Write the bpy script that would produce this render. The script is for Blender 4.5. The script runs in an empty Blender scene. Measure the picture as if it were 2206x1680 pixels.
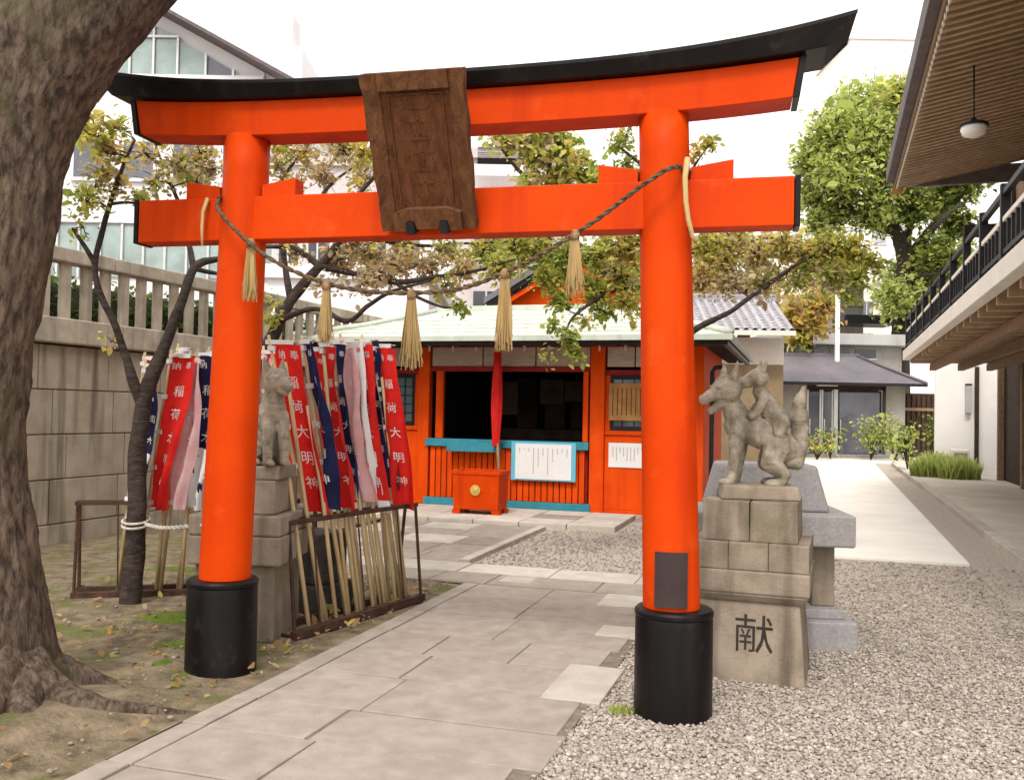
import bpy, bmesh, math, random
import numpy as np
from mathutils import Matrix, Vector, noise

R = math.radians
rng = random.Random(11)
scene = bpy.context.scene
COL = scene.collection

# ------------------------------------------------------------------ camera
cam_d = bpy.data.cameras.new("camera")
cam_d.sensor_fit = 'HORIZONTAL'
cam_d.sensor_width = 36.0
cam_d.lens = 32.64
cam_d.clip_end = 600
cam = bpy.data.objects.new("camera", cam_d)
COL.objects.link(cam)
EYE = Vector((0, 0, 1.55))
PITCH, ROLL = math.atan(47.5 / 2000), R(1.07)
CROT = Matrix.Rotation(math.pi / 2 + PITCH, 3, 'X') @ Matrix.Rotation(ROLL, 3, 'Z')
cam.matrix_world = Matrix.Translation(EYE) @ CROT.to_4x4()
scene.camera = cam

# ------------------------------------------------------------------ sky, sun, exposure (bright overcast day)
world = bpy.data.worlds.new("World")
scene.world = world
world.use_nodes = True
wn = world.node_tree.nodes
wl = world.node_tree.links
wn.clear()
sky = wn.new('ShaderNodeTexSky')
sky.sky_type = 'NISHITA'
sky.sun_disc = False
sky.sun_elevation = R(52)
sky.sun_rotation = R(196)
sky.air_density = 1.0
sky.dust_density = 4.0
hsv = wn.new('ShaderNodeHueSaturation')
hsv.inputs['Saturation'].default_value = 0.06
wmix = wn.new('ShaderNodeMix')
wmix.data_type = 'RGBA'
wmix.inputs[0].default_value = 0.75            # the cloud layer evens the sky out
wmix.inputs[7].default_value = (8.6, 8.5, 8.4, 1)
bg = wn.new('ShaderNodeBackground')
bg.inputs['Strength'].default_value = 0.15
wo = wn.new('ShaderNodeOutputWorld')
wl.new(sky.outputs[0], hsv.inputs['Color'])
wl.new(hsv.outputs[0], wmix.inputs[6])
wl.new(wmix.outputs[2], bg.inputs[0])
wl.new(bg.outputs[0], wo.inputs[0])

sun_d = bpy.data.lights.new("sun", 'SUN')
sun_d.energy = 1.5
sun_d.angle = R(14)
sun_d.color = (1.0, 0.95, 0.88)
sun = bpy.data.objects.new("sun", sun_d)
COL.objects.link(sun)
_el, _az = R(52), R(196)
sun.rotation_euler = Vector((-math.sin(_az) * math.cos(_el), -math.cos(_az) * math.cos(_el), -math.sin(_el))).to_track_quat('-Z', 'Y').to_euler()

scene.view_settings.view_transform = 'Standard'
scene.view_settings.look = 'None'
scene.view_settings.exposure = 0.6
scene.view_settings.gamma = 1.0
scene.view_settings.use_curve_mapping = False
scene.cycles.max_bounces = 4
scene.cycles.diffuse_bounces = 2
scene.cycles.transmission_bounces = 2
scene.cycles.glossy_bounces = 2
scene.cycles.transparent_max_bounces = 6
scene.cycles.use_denoising = True
scene.cycles.use_adaptive_sampling = True
scene.cycles.adaptive_threshold = 0.03


# ------------------------------------------------------------------ helpers
def at(u, v, Y):
    """point at depth Y on the sight line of a photo position (2206 px wide)"""
    d = CROT @ Vector(((u - 1103) / 2000, -(v - 840) / 2000, -1))
    return EYE + d * (Y / d.y)


def link(o, parent=None):
    COL.objects.link(o)
    if parent is not None:
        o.parent = parent
    return o


class MB:
    def __init__(s):
        s.v, s.f, s.c = [], [], []

    def add(s, vs, fs):
        n = len(s.v)
        s.v += [tuple(p) for p in vs]
        s.f += [tuple(i + n for i in f) for f in fs]
        return s

    def box(s, x0, x1, y0, y1, z0, z1):
        vs = [(x0, y0, z0), (x1, y0, z0), (x1, y1, z0), (x0, y1, z0), (x0, y0, z1), (x1, y0, z1), (x1, y1, z1), (x0, y1, z1)]
        return s.add(vs, [(3, 2, 1, 0), (4, 5, 6, 7), (0, 1, 5, 4), (1, 2, 6, 5), (2, 3, 7, 6), (3, 0, 4, 7)])

    def frustum(s, cx, cy, z0, z1, w0, d0, w1, d1):
        a = [(cx - w0 / 2, cy - d0 / 2, z0), (cx + w0 / 2, cy - d0 / 2, z0), (cx + w0 / 2, cy + d0 / 2, z0), (cx - w0 / 2, cy + d0 / 2, z0)]
        b = [(cx - w1 / 2, cy - d1 / 2, z1), (cx + w1 / 2, cy - d1 / 2, z1), (cx + w1 / 2, cy + d1 / 2, z1), (cx - w1 / 2, cy + d1 / 2, z1)]
        return s.add(a + b, [(3, 2, 1, 0), (4, 5, 6, 7), (0, 1, 5, 4), (1, 2, 6, 5), (2, 3, 7, 6), (3, 0, 4, 7)])

    def prism(s, poly, y0, y1):
        """polygon in x,z pushed from y0 to y1"""
        n = len(poly)
        vs = [(x, y0, z) for x, z in poly] + [(x, y1, z) for x, z in poly]
        fs = [tuple(range(n)), tuple(range(2 * n - 1, n - 1, -1))]
        fs += [(i, i + n, (i + 1) % n + n, (i + 1) % n) for i in range(n)]
        return s.add(vs, fs)

    def slab(s, poly, z0, z1):
        """polygon in x,y from z0 to z1"""
        n = len(poly)
        vs = [(x, y, z0) for x, y in poly] + [(x, y, z1) for x, y in poly]
        fs = [tuple(range(n - 1, -1, -1)), tuple(range(n, 2 * n))]
        fs += [(i, (i + 1) % n, (i + 1) % n + n, i + n) for i in range(n)]
        return s.add(vs, fs)

    def lathe(s, prof, n=32, cx=0, cy=0):
        k = len(s.v)
        for r, z in prof:
            for j in range(n):
                a = 2 * math.pi * j / n
                s.v.append((cx + r * math.cos(a), cy + r * math.sin(a), z))
        for i in range(len(prof) - 1):
            for j in range(n):
                j2 = (j + 1) % n
                s.f.append((k + i * n + j, k + i * n + j2, k + (i + 1) * n + j2, k + (i + 1) * n + j))
        s.f.append(tuple(k + j for j in range(n - 1, -1, -1)))
        m = k + (len(prof) - 1) * n
        s.f.append(tuple(m + j for j in range(n)))
        return s

    def tube(s, pts, rads, n=8, rough=0.0):
        pts = [Vector(p) for p in pts]
        if not isinstance(rads, (list, tuple)):
            rads = [rads] * len(pts)
        k = len(s.v)
        up = Vector((0.31, 0.22, 0.92))
        d0 = (pts[1] - pts[0]).normalized()
        if abs(d0.dot(up)) > 0.9:
            up = Vector((1, 0.1, 0))
        a = d0.cross(up).normalized()
        for i, p in enumerate(pts):
            d = (pts[min(i + 1, len(pts) - 1)] - pts[max(i - 1, 0)]).normalized()
            a = (a - d * a.dot(d)).normalized()
            b = d.cross(a)
            for j in range(n):
                t = 2 * math.pi * j / n
                r = rads[i]
                if rough:
                    r *= 1 + rough * noise.noise(Vector((p.x * 9 + 3 * math.cos(t), p.y * 9 + 3 * math.sin(t), p.z * 4)))
                s.v.append(tuple(p + a * (r * math.cos(t)) + b * (r * math.sin(t))))
        for i in range(len(pts) - 1):
            for j in range(n):
                j2 = (j + 1) % n
                s.f.append((k + i * n + j, k + i * n + j2, k + (i + 1) * n + j2, k + (i + 1) * n + j))
        s.f.append(tuple(k + j for j in range(n - 1, -1, -1)))
        m = k + (len(pts) - 1) * n
        s.f.append(tuple(m + j for j in range(n)))
        return s

    def ball(s, c, r, n=14, m=9, rot=None):
        """ellipsoid; r = (rx, ry, rz)"""
        if not isinstance(r, (list, tuple)):
            r = (r, r, r)
        vs, fs = [], []
        c = Vector(c)
        for i in range(m + 1):
            ph = math.pi * i / m
            for j in range(n):
                t = 2 * math.pi * j / n
                p = Vector((r[0] * math.sin(ph) * math.cos(t), r[1] * math.sin(ph) * math.sin(t), r[2] * math.cos(ph)))
                if rot is not None:
                    p = rot @ p
                vs.append(tuple(c + p))
        for i in range(m):
            for j in range(n):
                j2 = (j + 1) % n
                fs.append((i * n + j, (i + 1) * n + j, (i + 1) * n + j2, i * n + j2))
        return s.add(vs, fs)

    def mesh(s, name, smooth=False):
        me = bpy.data.meshes.new(name)
        me.from_pydata(s.v, [], s.f)
        me.validate()
        bm = bmesh.new()
        bm.from_mesh(me)
        bmesh.ops.recalc_face_normals(bm, faces=bm.faces)
        bm.to_mesh(me)
        bm.free()
        if smooth:
            me.polygons.foreach_set('use_smooth', [True] * len(me.polygons))
        return me

    def build(s, name, mat, parent=None, smooth=False, bevel=0.0, loc=None, rotz=None):
        me = s.mesh(name, smooth)
        me.materials.append(mat)
        o = link(bpy.data.objects.new(name, me), parent)
        if loc is not None:
            o.location = loc
        if rotz is not None:
            o.rotation_euler.z = rotz
        if bevel:
            b = o.modifiers.new('bevel', 'BEVEL')
            b.width = bevel
            b.segments = 2
            b.limit_method = 'ANGLE'
            b.angle_limit = R(40)
            if not smooth:
                b.harden_normals = False
        return o


def piece(me, parent, loc=(0, 0, 0), rot=(0, 0, 0), scale=(1, 1, 1), name=None):
    o = link(bpy.data.objects.new(name or me.name, me), parent)
    o.location, o.rotation_euler, o.scale = loc, rot, scale
    return o


def tag(o, label, cat, group=None):
    o['label'], o['category'] = label, cat
    if group:
        o['group'] = group
    return o


def thing(name, label, cat, loc=(0, 0, 0), yaw=0.0, group=None):
    """an Empty at the thing's base; yaw is clockwise from above, in degrees"""
    o = bpy.data.objects.new(name, None)
    o.empty_display_size = 0.2
    link(o)
    o.location = loc
    o.rotation_euler.z = -R(yaw)
    return tag(o, label, cat, group)


def struct(o):
    o['kind'] = 'structure'
    return o


def stuff(o):
    o['kind'] = 'stuff'
    return o


# ------------------------------------------------------------------ materials
def mat(name, base, base2=None, scale=5.0, detail=4, rough=0.75, bump=0.25, bscale=60.0, stretch=(1, 1, 1),
        streak=None, streak_amt=0.6, rnd=0.0, spec=0.22, metallic=0.0, lo=0.35, hi=0.68, tint=False, trans=0.0, moss=None, dist=0.0, obj=False):
    m = bpy.data.materials.new(name)
    m.use_nodes = True
    nt = m.node_tree
    N, L = nt.nodes, nt.links
    bs = N['Principled BSDF']
    out = N['Material Output']
    bs.inputs['Roughness'].default_value = rough
    bs.inputs['Specular IOR Level'].default_value = spec
    bs.inputs['Metallic'].default_value = metallic
    if obj:
        pos = N.new('ShaderNodeTexCoord').outputs['Object']
    else:
        pos = N.new('ShaderNodeNewGeometry').outputs['Position']

    def mapped(sc):
        mp = N.new('ShaderNodeMapping')
        mp.inputs['Scale'].default_value = sc
        L.new(pos, mp.inputs['Vector'])
        return mp.outputs[0]

    def noise_n(sc, st=(1, 1, 1), det=detail):
        n = N.new('ShaderNodeTexNoise')
        n.inputs['Scale'].default_value = sc
        n.inputs['Detail'].default_value = det
        n.inputs['Roughness'].default_value = 0.62
        n.inputs['Distortion'].default_value = dist
        L.new(mapped(st), n.inputs['Vector'])
        return n.outputs['Fac']

    def ramp(src, a, b):
        r = N.new('ShaderNodeMapRange')
        r.inputs['From Min'].default_value = a
        r.inputs['From Max'].default_value = b
        L.new(src, r.inputs['Value'])
        return r.outputs[0]

    def mix(fac, a, b):
        x = N.new('ShaderNodeMix')
        x.data_type = 'RGBA'
        for sock, val in ((0, fac), (6, a), (7, b)):
            if hasattr(val, 'is_output') or isinstance(val, bpy.types.NodeSocket):
                L.new(val, x.inputs[sock])
            elif sock == 0:
                x.inputs[0].default_value = val
            else:
                x.inputs[sock].default_value = (*val, 1)
        return x.outputs[2]

    if tint:
        a = N.new('ShaderNodeAttribute')
        a.attribute_name = 'tint'
        col = a.outputs['Color']
    else:
        b2 = base2 or tuple(c * 0.72 for c in base)
        col = mix(ramp(noise_n(scale, stretch), lo, hi), base, b2)
    if moss:
        col = mix(ramp(noise_n(moss[1], det=5), moss[2], moss[3]), col, moss[0])
    if streak:
        n = N.new('ShaderNodeTexNoise')
        n.inputs['Scale'].default_value = 1.0
        n.inputs['Detail'].default_value = 5
        L.new(mapped((7, 7, 0.55)), n.inputs['Vector'])
        f = ramp(n.outputs['Fac'], 0.5, 0.72)
        g = N.new('ShaderNodeMath')
        g.operation = 'MULTIPLY'
        L.new(f, g.inputs[0])
        g.inputs[1].default_value = streak_amt
        col = mix(g.outputs[0], col, streak)
    if rnd:
        oi = N.new('ShaderNodeObjectInfo')
        h = N.new('ShaderNodeHueSaturation')
        mr = N.new('ShaderNodeMapRange')
        mr.inputs['To Min'].default_value = 1 - rnd
        mr.inputs['To Max'].default_value = 1 + rnd
        L.new(oi.outputs['Random'], mr.inputs['Value'])
        L.new(mr.outputs[0], h.inputs['Value'])
        L.new(col, h.inputs['Color'])
        col = h.outputs[0]
    L.new(col, bs.inputs['Base Color'])
    if bump:
        bn = N.new('ShaderNodeBump')
        bn.inputs['Strength'].default_value = bump
        bn.inputs['Distance'].default_value = 0.02
        L.new(noise_n(bscale, stretch, 4), bn.inputs['Height'])
        L.new(bn.outputs[0], bs.inputs['Normal'])
    if trans:
        tr = N.new('ShaderNodeBsdfTranslucent')
        L.new(col, tr.inputs['Color'])
        ms = N.new('ShaderNodeMixShader')
        ms.inputs[0].default_value = trans
        L.new(bs.outputs[0], ms.inputs[1])
        L.new(tr.outputs[0], ms.inputs[2])
        L.new(ms.outputs[0], out.inputs[0])
    return m


def glass_mat(name, col, rough=0.08):
    m = mat(name, col, tuple(c * 0.6 for c in col), scale=0.7, rough=rough, bump=0.0, spec=0.6)
    return m


VERM = mat('vermilion paint', (0.62, 0.053, 0.001), (0.55, 0.040, 0.001), scale=2.2, rough=0.5, bump=0.08, bscale=25, spec=0.08, rnd=0.03, streak=(0.40, 0.024, 0.004), streak_amt=0.6, moss=((0.66, 0.085, 0.012), 4.5, 0.58, 0.80))
VERM2 = mat('aged vermilion paint', (0.80, 0.085, 0.003), (0.70, 0.062, 0.003), scale=3, rough=0.6, spec=0.08, bump=0.1, rnd=0.08, streak=(0.42, 0.03, 0.01), streak_amt=0.4)
DRED = mat('dark red paint', (0.36, 0.014, 0.012), (0.22, 0.012, 0.01), scale=4, rough=0.6, bump=0.1, rnd=0.1)
BLACK = mat('black lacquer', (0.006, 0.004, 0.004), (0.003, 0.002, 0.002), scale=4, rough=0.42, bump=0.06, bscale=30, spec=0.2, streak=(0.020, 0.016, 0.014), streak_amt=0.6, moss=((0.034, 0.029, 0.025), 9.0, 0.60, 0.82))
PLAQ = mat('weathered plaque wood', (0.150, 0.052, 0.017), (0.066, 0.022, 0.008), scale=3, stretch=(9, 9, 1.1), rough=0.7, bump=0.5, bscale=12, dist=0.6)
PLAQ2 = mat('weathered frame wood', (0.165, 0.068, 0.026), (0.072, 0.028, 0.011), scale=4, stretch=(5, 5, 1.6), rough=0.8, bump=0.5, bscale=12, dist=0.8)
STONE = mat('pedestal stone', (0.345, 0.28, 0.215), (0.225, 0.178, 0.132), scale=5, rough=0.9, bump=0.35, bscale=70, rnd=0.08, streak=(0.085, 0.062, 0.042), streak_amt=0.75, moss=((0.17, 0.16, 0.08), 3.0, 0.58, 0.78))
DSTONE = mat('dark weathered stone', (0.11, 0.095, 0.08), (0.05, 0.042, 0.036), scale=6, rough=0.95, bump=0.5, bscale=50, streak=(0.03, 0.026, 0.022), streak_amt=0.6)
FOXS = mat('carved fox stone', (0.47, 0.405, 0.32), (0.23, 0.19, 0.14), scale=11, rough=0.92, bump=0.6, bscale=55, moss=((0.13, 0.13, 0.065), 7, 0.50, 0.72), streak=(0.08, 0.065, 0.045), streak_amt=0.6)
GRAN = mat('grey granite', (0.37, 0.35, 0.345), (0.27, 0.25, 0.245), scale=45, rough=0.75, bump=0.2, bscale=120, rnd=0.06, streak=(0.2, 0.18, 0.17), streak_amt=0.4)
CONC = mat('stained block wall', (0.46, 0.385, 0.30), (0.34, 0.275, 0.205), scale=2.5, rough=0.92, bump=0.4, bscale=50, rnd=0.07, streak=(0.10, 0.078, 0.056), streak_amt=0.8)
BALU = mat('weathered stone fence', (0.50, 0.43, 0.34), (0.32, 0.26, 0.195), scale=3, rough=0.92, bump=0.3, bscale=45, rnd=0.09, streak=(0.12, 0.095, 0.07), streak_amt=0.6)
PAVE = mat('paving stone', (0.365, 0.305, 0.258), (0.285, 0.234, 0.195), scale=6.5, rough=0.9, bump=0.25, bscale=90, rnd=0.07, moss=((0.25, 0.21, 0.168), 1.7, 0.50, 0.85), streak=(0.44, 0.375, 0.32), streak_amt=0.35)
PAVEL = mat('pale paving stone', (0.56, 0.495, 0.425), (0.44, 0.38, 0.32), scale=4, rough=0.88, bump=0.35, bscale=75, rnd=0.10)
MORT = mat('sandy joint fill', (0.24, 0.195, 0.155), (0.15, 0.12, 0.09), scale=12, rough=1, bump=0.5)
WALK2 = mat('worn pale forecourt', (0.62, 0.55, 0.46), (0.50, 0.43, 0.35), scale=1.1, rough=0.95, bump=0.3, bscale=40)
HCORE = mat('hedge interior', (0.045, 0.05, 0.022), (0.02, 0.018, 0.012), scale=9, rough=1, bump=0.6)  # near-black colour standing in for shade behind the fence posts
WALK = mat('pale concrete walk', (0.88, 0.83, 0.75), (0.80, 0.745, 0.665), scale=1.5, rough=0.9, bump=0.2, bscale=90, rnd=0.04)
SOIL = mat('trodden soil', (0.26, 0.20, 0.13), (0.105, 0.08, 0.05), scale=7, rough=0.98, bump=0.9, bscale=34, moss=((0.125, 0.13, 0.04), 2.3, 0.53, 0.64))
MOSS = mat('bright moss', (0.135, 0.19, 0.022), (0.095, 0.115, 0.025), scale=14, rough=1, bump=0.9, bscale=80)
GRAVG = mat('gravel bed', (0.52, 0.445, 0.375), (0.33, 0.275, 0.23), scale=34, rough=0.95, bump=0.35, bscale=55)
STONES = mat('gravel stones', (0.4, 0.36, 0.3), tint=True, rough=0.85, bump=0.15, bscale=150)
EARTH = mat('packed earth', (0.33, 0.28, 0.225), (0.23, 0.185, 0.14), scale=1.2, rough=0.97, bump=0.4, bscale=25)
BARK = mat('old grey bark', (0.150, 0.107, 0.077), (0.046, 0.032, 0.024), scale=15, stretch=(1.7, 1.7, 0.62), rough=0.95, bump=1.0, bscale=14, lo=0.38, hi=0.62, moss=((0.062, 0.058, 0.022), 2.4, 0.54, 0.74), dist=0.4)
BARKD = mat('dark cherry bark', (0.075, 0.054, 0.043), (0.026, 0.019, 0.016), scale=12, stretch=(1, 1, 3), rough=0.9, bump=0.7, bscale=25)
LEAF = mat('leaves', (0.2, 0.2, 0.05), tint=True, rough=0.55, bump=0.0, trans=0.66, spec=0.2)
ROPE = mat('straw rope', (0.42, 0.27, 0.13), (0.19, 0.115, 0.055), scale=30, rough=0.95, bump=0.8, bscale=90)
ROPED = mat('weathered rope', (0.20, 0.135, 0.075), (0.075, 0.05, 0.03), scale=30, rough=0.95, bump=0.8, bscale=90)
STRAW = mat('straw', (0.60, 0.43, 0.20), (0.36, 0.24, 0.10), scale=14, stretch=(1, 1, 0.1), rough=0.9, bump=0.3, rnd=0.12)
WROPE = mat('white rope', (0.62, 0.57, 0.50), (0.42, 0.37, 0.32), scale=30, rough=0.9, bump=0.4)
BAMB = mat('bamboo pole', (0.66, 0.50, 0.28), (0.45, 0.31, 0.16), scale=6, stretch=(1, 1, 0.3), rough=0.6, bump=0.1, rnd=0.14)
REDC = mat('red cloth', (0.82, 0.028, 0.020), (0.64, 0.016, 0.014), scale=5, rough=0.85, bump=0.1, trans=0.25, rnd=0.08)
NAVC = mat('navy cloth', (0.020, 0.022, 0.085), (0.010, 0.012, 0.045), scale=5, rough=0.85, bump=0.1, trans=0.15, rnd=0.15)
PINKC = mat('faded pink cloth', (0.80, 0.52, 0.52), (0.74, 0.36, 0.37), scale=5, rough=0.85, bump=0.1, trans=0.25)
WHITEC = mat('white print', (0.80, 0.77, 0.74), (0.72, 0.68, 0.66), scale=8, rough=0.85, bump=0.0)
RUST = mat('rusty iron', (0.105, 0.050, 0.032), (0.035, 0.020, 0.015), scale=9, rough=0.8, bump=0.4)
IRON = mat('dark iron', (0.022, 0.022, 0.025), (0.012, 0.012, 0.014), scale=9, rough=0.5, bump=0.1)
COPPER = mat('pale copper roof', (0.56, 0.585, 0.495), (0.48, 0.505, 0.425), scale=2.5, rough=0.6, bump=0.1, streak=(0.31, 0.35, 0.28), streak_amt=0.5)
TEAL = mat('teal paint', (0.045, 0.27, 0.34), (0.035, 0.20, 0.26), scale=5, rough=0.6, bump=0.1, rnd=0.06)
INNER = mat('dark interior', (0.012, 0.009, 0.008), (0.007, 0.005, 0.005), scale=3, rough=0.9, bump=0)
BLIND = mat('bamboo blind', (0.72, 0.57, 0.45), (0.52, 0.39, 0.29), scale=5, stretch=(1, 1, 12), rough=0.9, bump=0.4, rnd=0.08)
WINB = glass_mat('blue grey panel', (0.13, 0.19, 0.21))
BROWN = mat('brown timber', (0.30, 0.195, 0.12), (0.19, 0.115, 0.068), scale=5, stretch=(3, 3, 3), rough=0.75, bump=0.3, rnd=0.1)
DBROWN = mat('dark timber', (0.062, 0.034, 0.022), (0.032, 0.018, 0.012), scale=5, rough=0.75, bump=0.3, rnd=0.1)
FASC = mat('eave fascia', (0.165, 0.135, 0.135), (0.11, 0.09, 0.09), scale=5, rough=0.7, bump=0.2, rnd=0.05)
RAFT = mat('rafter timber', (0.50, 0.36, 0.235), (0.38, 0.26, 0.16), scale=5, rough=0.7, bump=0.2, rnd=0.08)
CREAM = mat('cream paint', (0.84, 0.78, 0.69), (0.77, 0.70, 0.61), scale=3, rough=0.8, bump=0.1)
WHITE = mat('white plaster', (0.88, 0.86, 0.82), (0.83, 0.80, 0.76), scale=1.5, rough=0.9, bump=0.1)
WHITE2 = mat('white render', (0.80, 0.77, 0.78), (0.72, 0.69, 0.70), scale=0.4, rough=0.9, bump=0.05)
PINKW = mat('pinkish tiles', (0.62, 0.55, 0.54), (0.52, 0.455, 0.45), scale=0.5, rough=0.85, bump=0.1, streak=(0.45, 0.39, 0.38), streak_amt=0.3)
GGLASS = glass_mat('green glass', (0.36, 0.45, 0.42))
DGLASS = glass_mat('dark glass', (0.055, 0.058, 0.068))
PALEG = glass_mat('pale sky-lit glass', (0.62, 0.62, 0.66), 0.3)
VGLASS = glass_mat('violet glass', (0.15, 0.145, 0.18))
TILE = mat('grey roof tile', (0.40, 0.375, 0.395), (0.28, 0.255, 0.27), scale=5, rough=0.55, bump=0.2, rnd=0.12, spec=0.5)
SLATE = mat('dark slate roof', (0.185, 0.165, 0.185), (0.135, 0.12, 0.132), scale=1.2, rough=0.6, bump=0.2, rnd=0.05)
GREYC = mat('grey concrete', (0.34, 0.315, 0.28), (0.26, 0.235, 0.205), scale=1.2, rough=0.9, bump=0.2, streak=(0.2, 0.18, 0.155), streak_amt=0.4)
LGREY = mat('light metal roof', (0.48, 0.475, 0.46), (0.40, 0.395, 0.38), scale=1, rough=0.6, bump=0.1)
PAPER = mat('white paper', (0.80, 0.78, 0.76), (0.76, 0.74, 0.72), scale=4, rough=0.9, bump=0)
INK = mat('grey print', (0.33, 0.31, 0.31), (0.27, 0.25, 0.25), scale=9, rough=0.9, bump=0)
INKR = mat('red print', (0.65, 0.10, 0.08), (0.6, 0.08, 0.07), scale=9, rough=0.9, bump=0)
CYAN = mat('light blue frame', (0.16, 0.52, 0.68), (0.13, 0.45, 0.6), scale=5, rough=0.7, bump=0)
PLATE = mat('dark plate', (0.052, 0.034, 0.033), (0.037, 0.024, 0.024), scale=5, rough=0.55, bump=0.1)
GOLD = mat('gold crest', (0.62, 0.47, 0.13), (0.50, 0.36, 0.09), scale=8, rough=0.45, bump=0.1, metallic=0.3)
TANW = mat('tan earthen wall', (0.33, 0.245, 0.145), (0.26, 0.185, 0.105), scale=3, rough=0.9, bump=0.2)
OCHRE = mat('ochre wood board', (0.50, 0.26, 0.09), (0.36, 0.17, 0.055), scale=5, rough=0.8, bump=0.2)
CARVE = mat('dark carved lettering', (0.050, 0.042, 0.036), (0.03, 0.026, 0.022), scale=9, rough=0.95, bump=0.2)
STEEL = mat('steel frame', (0.62, 0.61, 0.60), (0.55, 0.54, 0.53), scale=5, rough=0.4, bump=0, metallic=0.4)


# ------------------------------------------------------------------ text, leaves, stones
def text_verts(body, size=1.0, bold=0.0):
    """flat mesh of a line of characters, centred on x and y"""
    c = bpy.data.curves.new('lettering', 'FONT')
    c.body = body
    c.size = size
    c.align_x = 'CENTER'
    c.align_y = 'CENTER'
    c.resolution_u = 2
    c.offset = bold
    o = bpy.data.objects.new('lettering', c)
    me = o.to_mesh()
    vs = [tuple(v.co) for v in me.vertices]
    fs = [tuple(p.vertices) for p in me.polygons]
    o.to_mesh_clear()
    bpy.data.objects.remove(o)
    bpy.data.curves.remove(c)
    return vs, fs


def tint_mesh(name, V, F, C, mat_, parent=None, smooth=False):
    """mesh from arrays with a colour for each vertex; all faces have the same number of corners"""
    V, F, C = np.asarray(V, np.float32), np.asarray(F, np.int32), np.asarray(C, np.float32)
    me = bpy.data.meshes.new(name)
    me.vertices.add(len(V))
    me.vertices.foreach_set('co', V.ravel())
    k = F.shape[1]
    me.loops.add(F.size)
    me.loops.foreach_set('vertex_index', F.ravel())
    me.polygons.add(len(F))
    me.polygons.foreach_set('loop_start', np.arange(0, F.size, k, dtype=np.int32))
    me.update(calc_edges=True)
    at_ = me.attributes.new('tint', 'FLOAT_COLOR', 'POINT')
    at_.data.foreach_set('color', np.hstack([C, np.ones((len(C), 1), np.float32)]).ravel())
    me.validate()
    me.materials.append(mat_)
    if smooth:
        me.polygons.foreach_set('use_smooth', [True] * len(me.polygons))
    return link(bpy.data.objects.new(name, me), parent)


def leaves(name, parent, pts, size, cols, seed=1, flat=0.35, droop=0.3):
    """one folded, pointed leaf for each point"""
    g = np.random.default_rng(seed)
    pts = np.asarray(pts, float)
    n = len(pts)
    s = size * np.exp(g.normal(-0.05, 0.36, n))
    az = g.uniform(0, 2 * np.pi, n)
    el = g.normal(-droop, 0.55, n)
    d = np.stack([np.cos(az) * np.cos(el), np.sin(az) * np.cos(el), np.sin(el)], 1)
    up = g.normal(0, flat, (n, 3)) + np.array([0, 0, 1.0])
    w = np.cross(d, up)
    w /= np.linalg.norm(w, axis=1)[:, None] + 1e-9
    nn = np.cross(w, d)
    prof = [(0, 0, 0), (0.35, 0.30, 0.10), (0.75, 0.22, 0.06), (1.0, 0, -0.05), (0.75, -0.22, 0.06), (0.35, -0.30, 0.10)]
    V = np.zeros((n, 6, 3))
    for i, (a, b, c) in enumerate(prof):
        V[:, i] = pts + s[:, None] * (d * a + w * b + nn * c)
    base = (np.arange(n) * 6)[:, None]
    F = np.concatenate([base + np.array([[0, 1, 2, 3]]), base + np.array([[0, 3, 4, 5]])])
    C = np.repeat(np.asarray(cols, float), 6, axis=0)
    return stuff(tint_mesh(name, V.reshape(-1, 3), F, C, LEAF, parent))


PAL = {
    'g': [(0.40, 0.45, 0.09), (0.50, 0.52, 0.13), (0.26, 0.31, 0.06)],
    'y': [(0.70, 0.60, 0.13), (0.62, 0.57, 0.14), (0.72, 0.55, 0.18)],
    'o': [(0.68, 0.43, 0.16), (0.60, 0.38, 0.17), (0.47, 0.31, 0.16)],
    'p': [(0.70, 0.58, 0.36), (0.62, 0.50, 0.28), (0.50, 0.38, 0.22)],
    'l': [(0.58, 0.64, 0.20), (0.66, 0.70, 0.27), (0.42, 0.50, 0.12)],
    'd': [(0.09, 0.14, 0.025), (0.12, 0.17, 0.035), (0.065, 0.10, 0.022)],
}


def pick_cols(mix, n, g):
    out = []
    for _ in range(n):
        k = mix[g.integers(len(mix))]
        c = np.array(PAL[k][g.integers(3)]) * g.uniform(0.75, 1.25)
        out.append(c)
    return out


ICO = bmesh.new()
bmesh.ops.create_icosphere(ICO, subdivisions=1, radius=1.0)
ICO_V = np.array([v.co[:] for v in ICO.verts])
ICO_F = np.array([[v.index for v in f.verts] for f in ICO.faces])
ICO.free()


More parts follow.
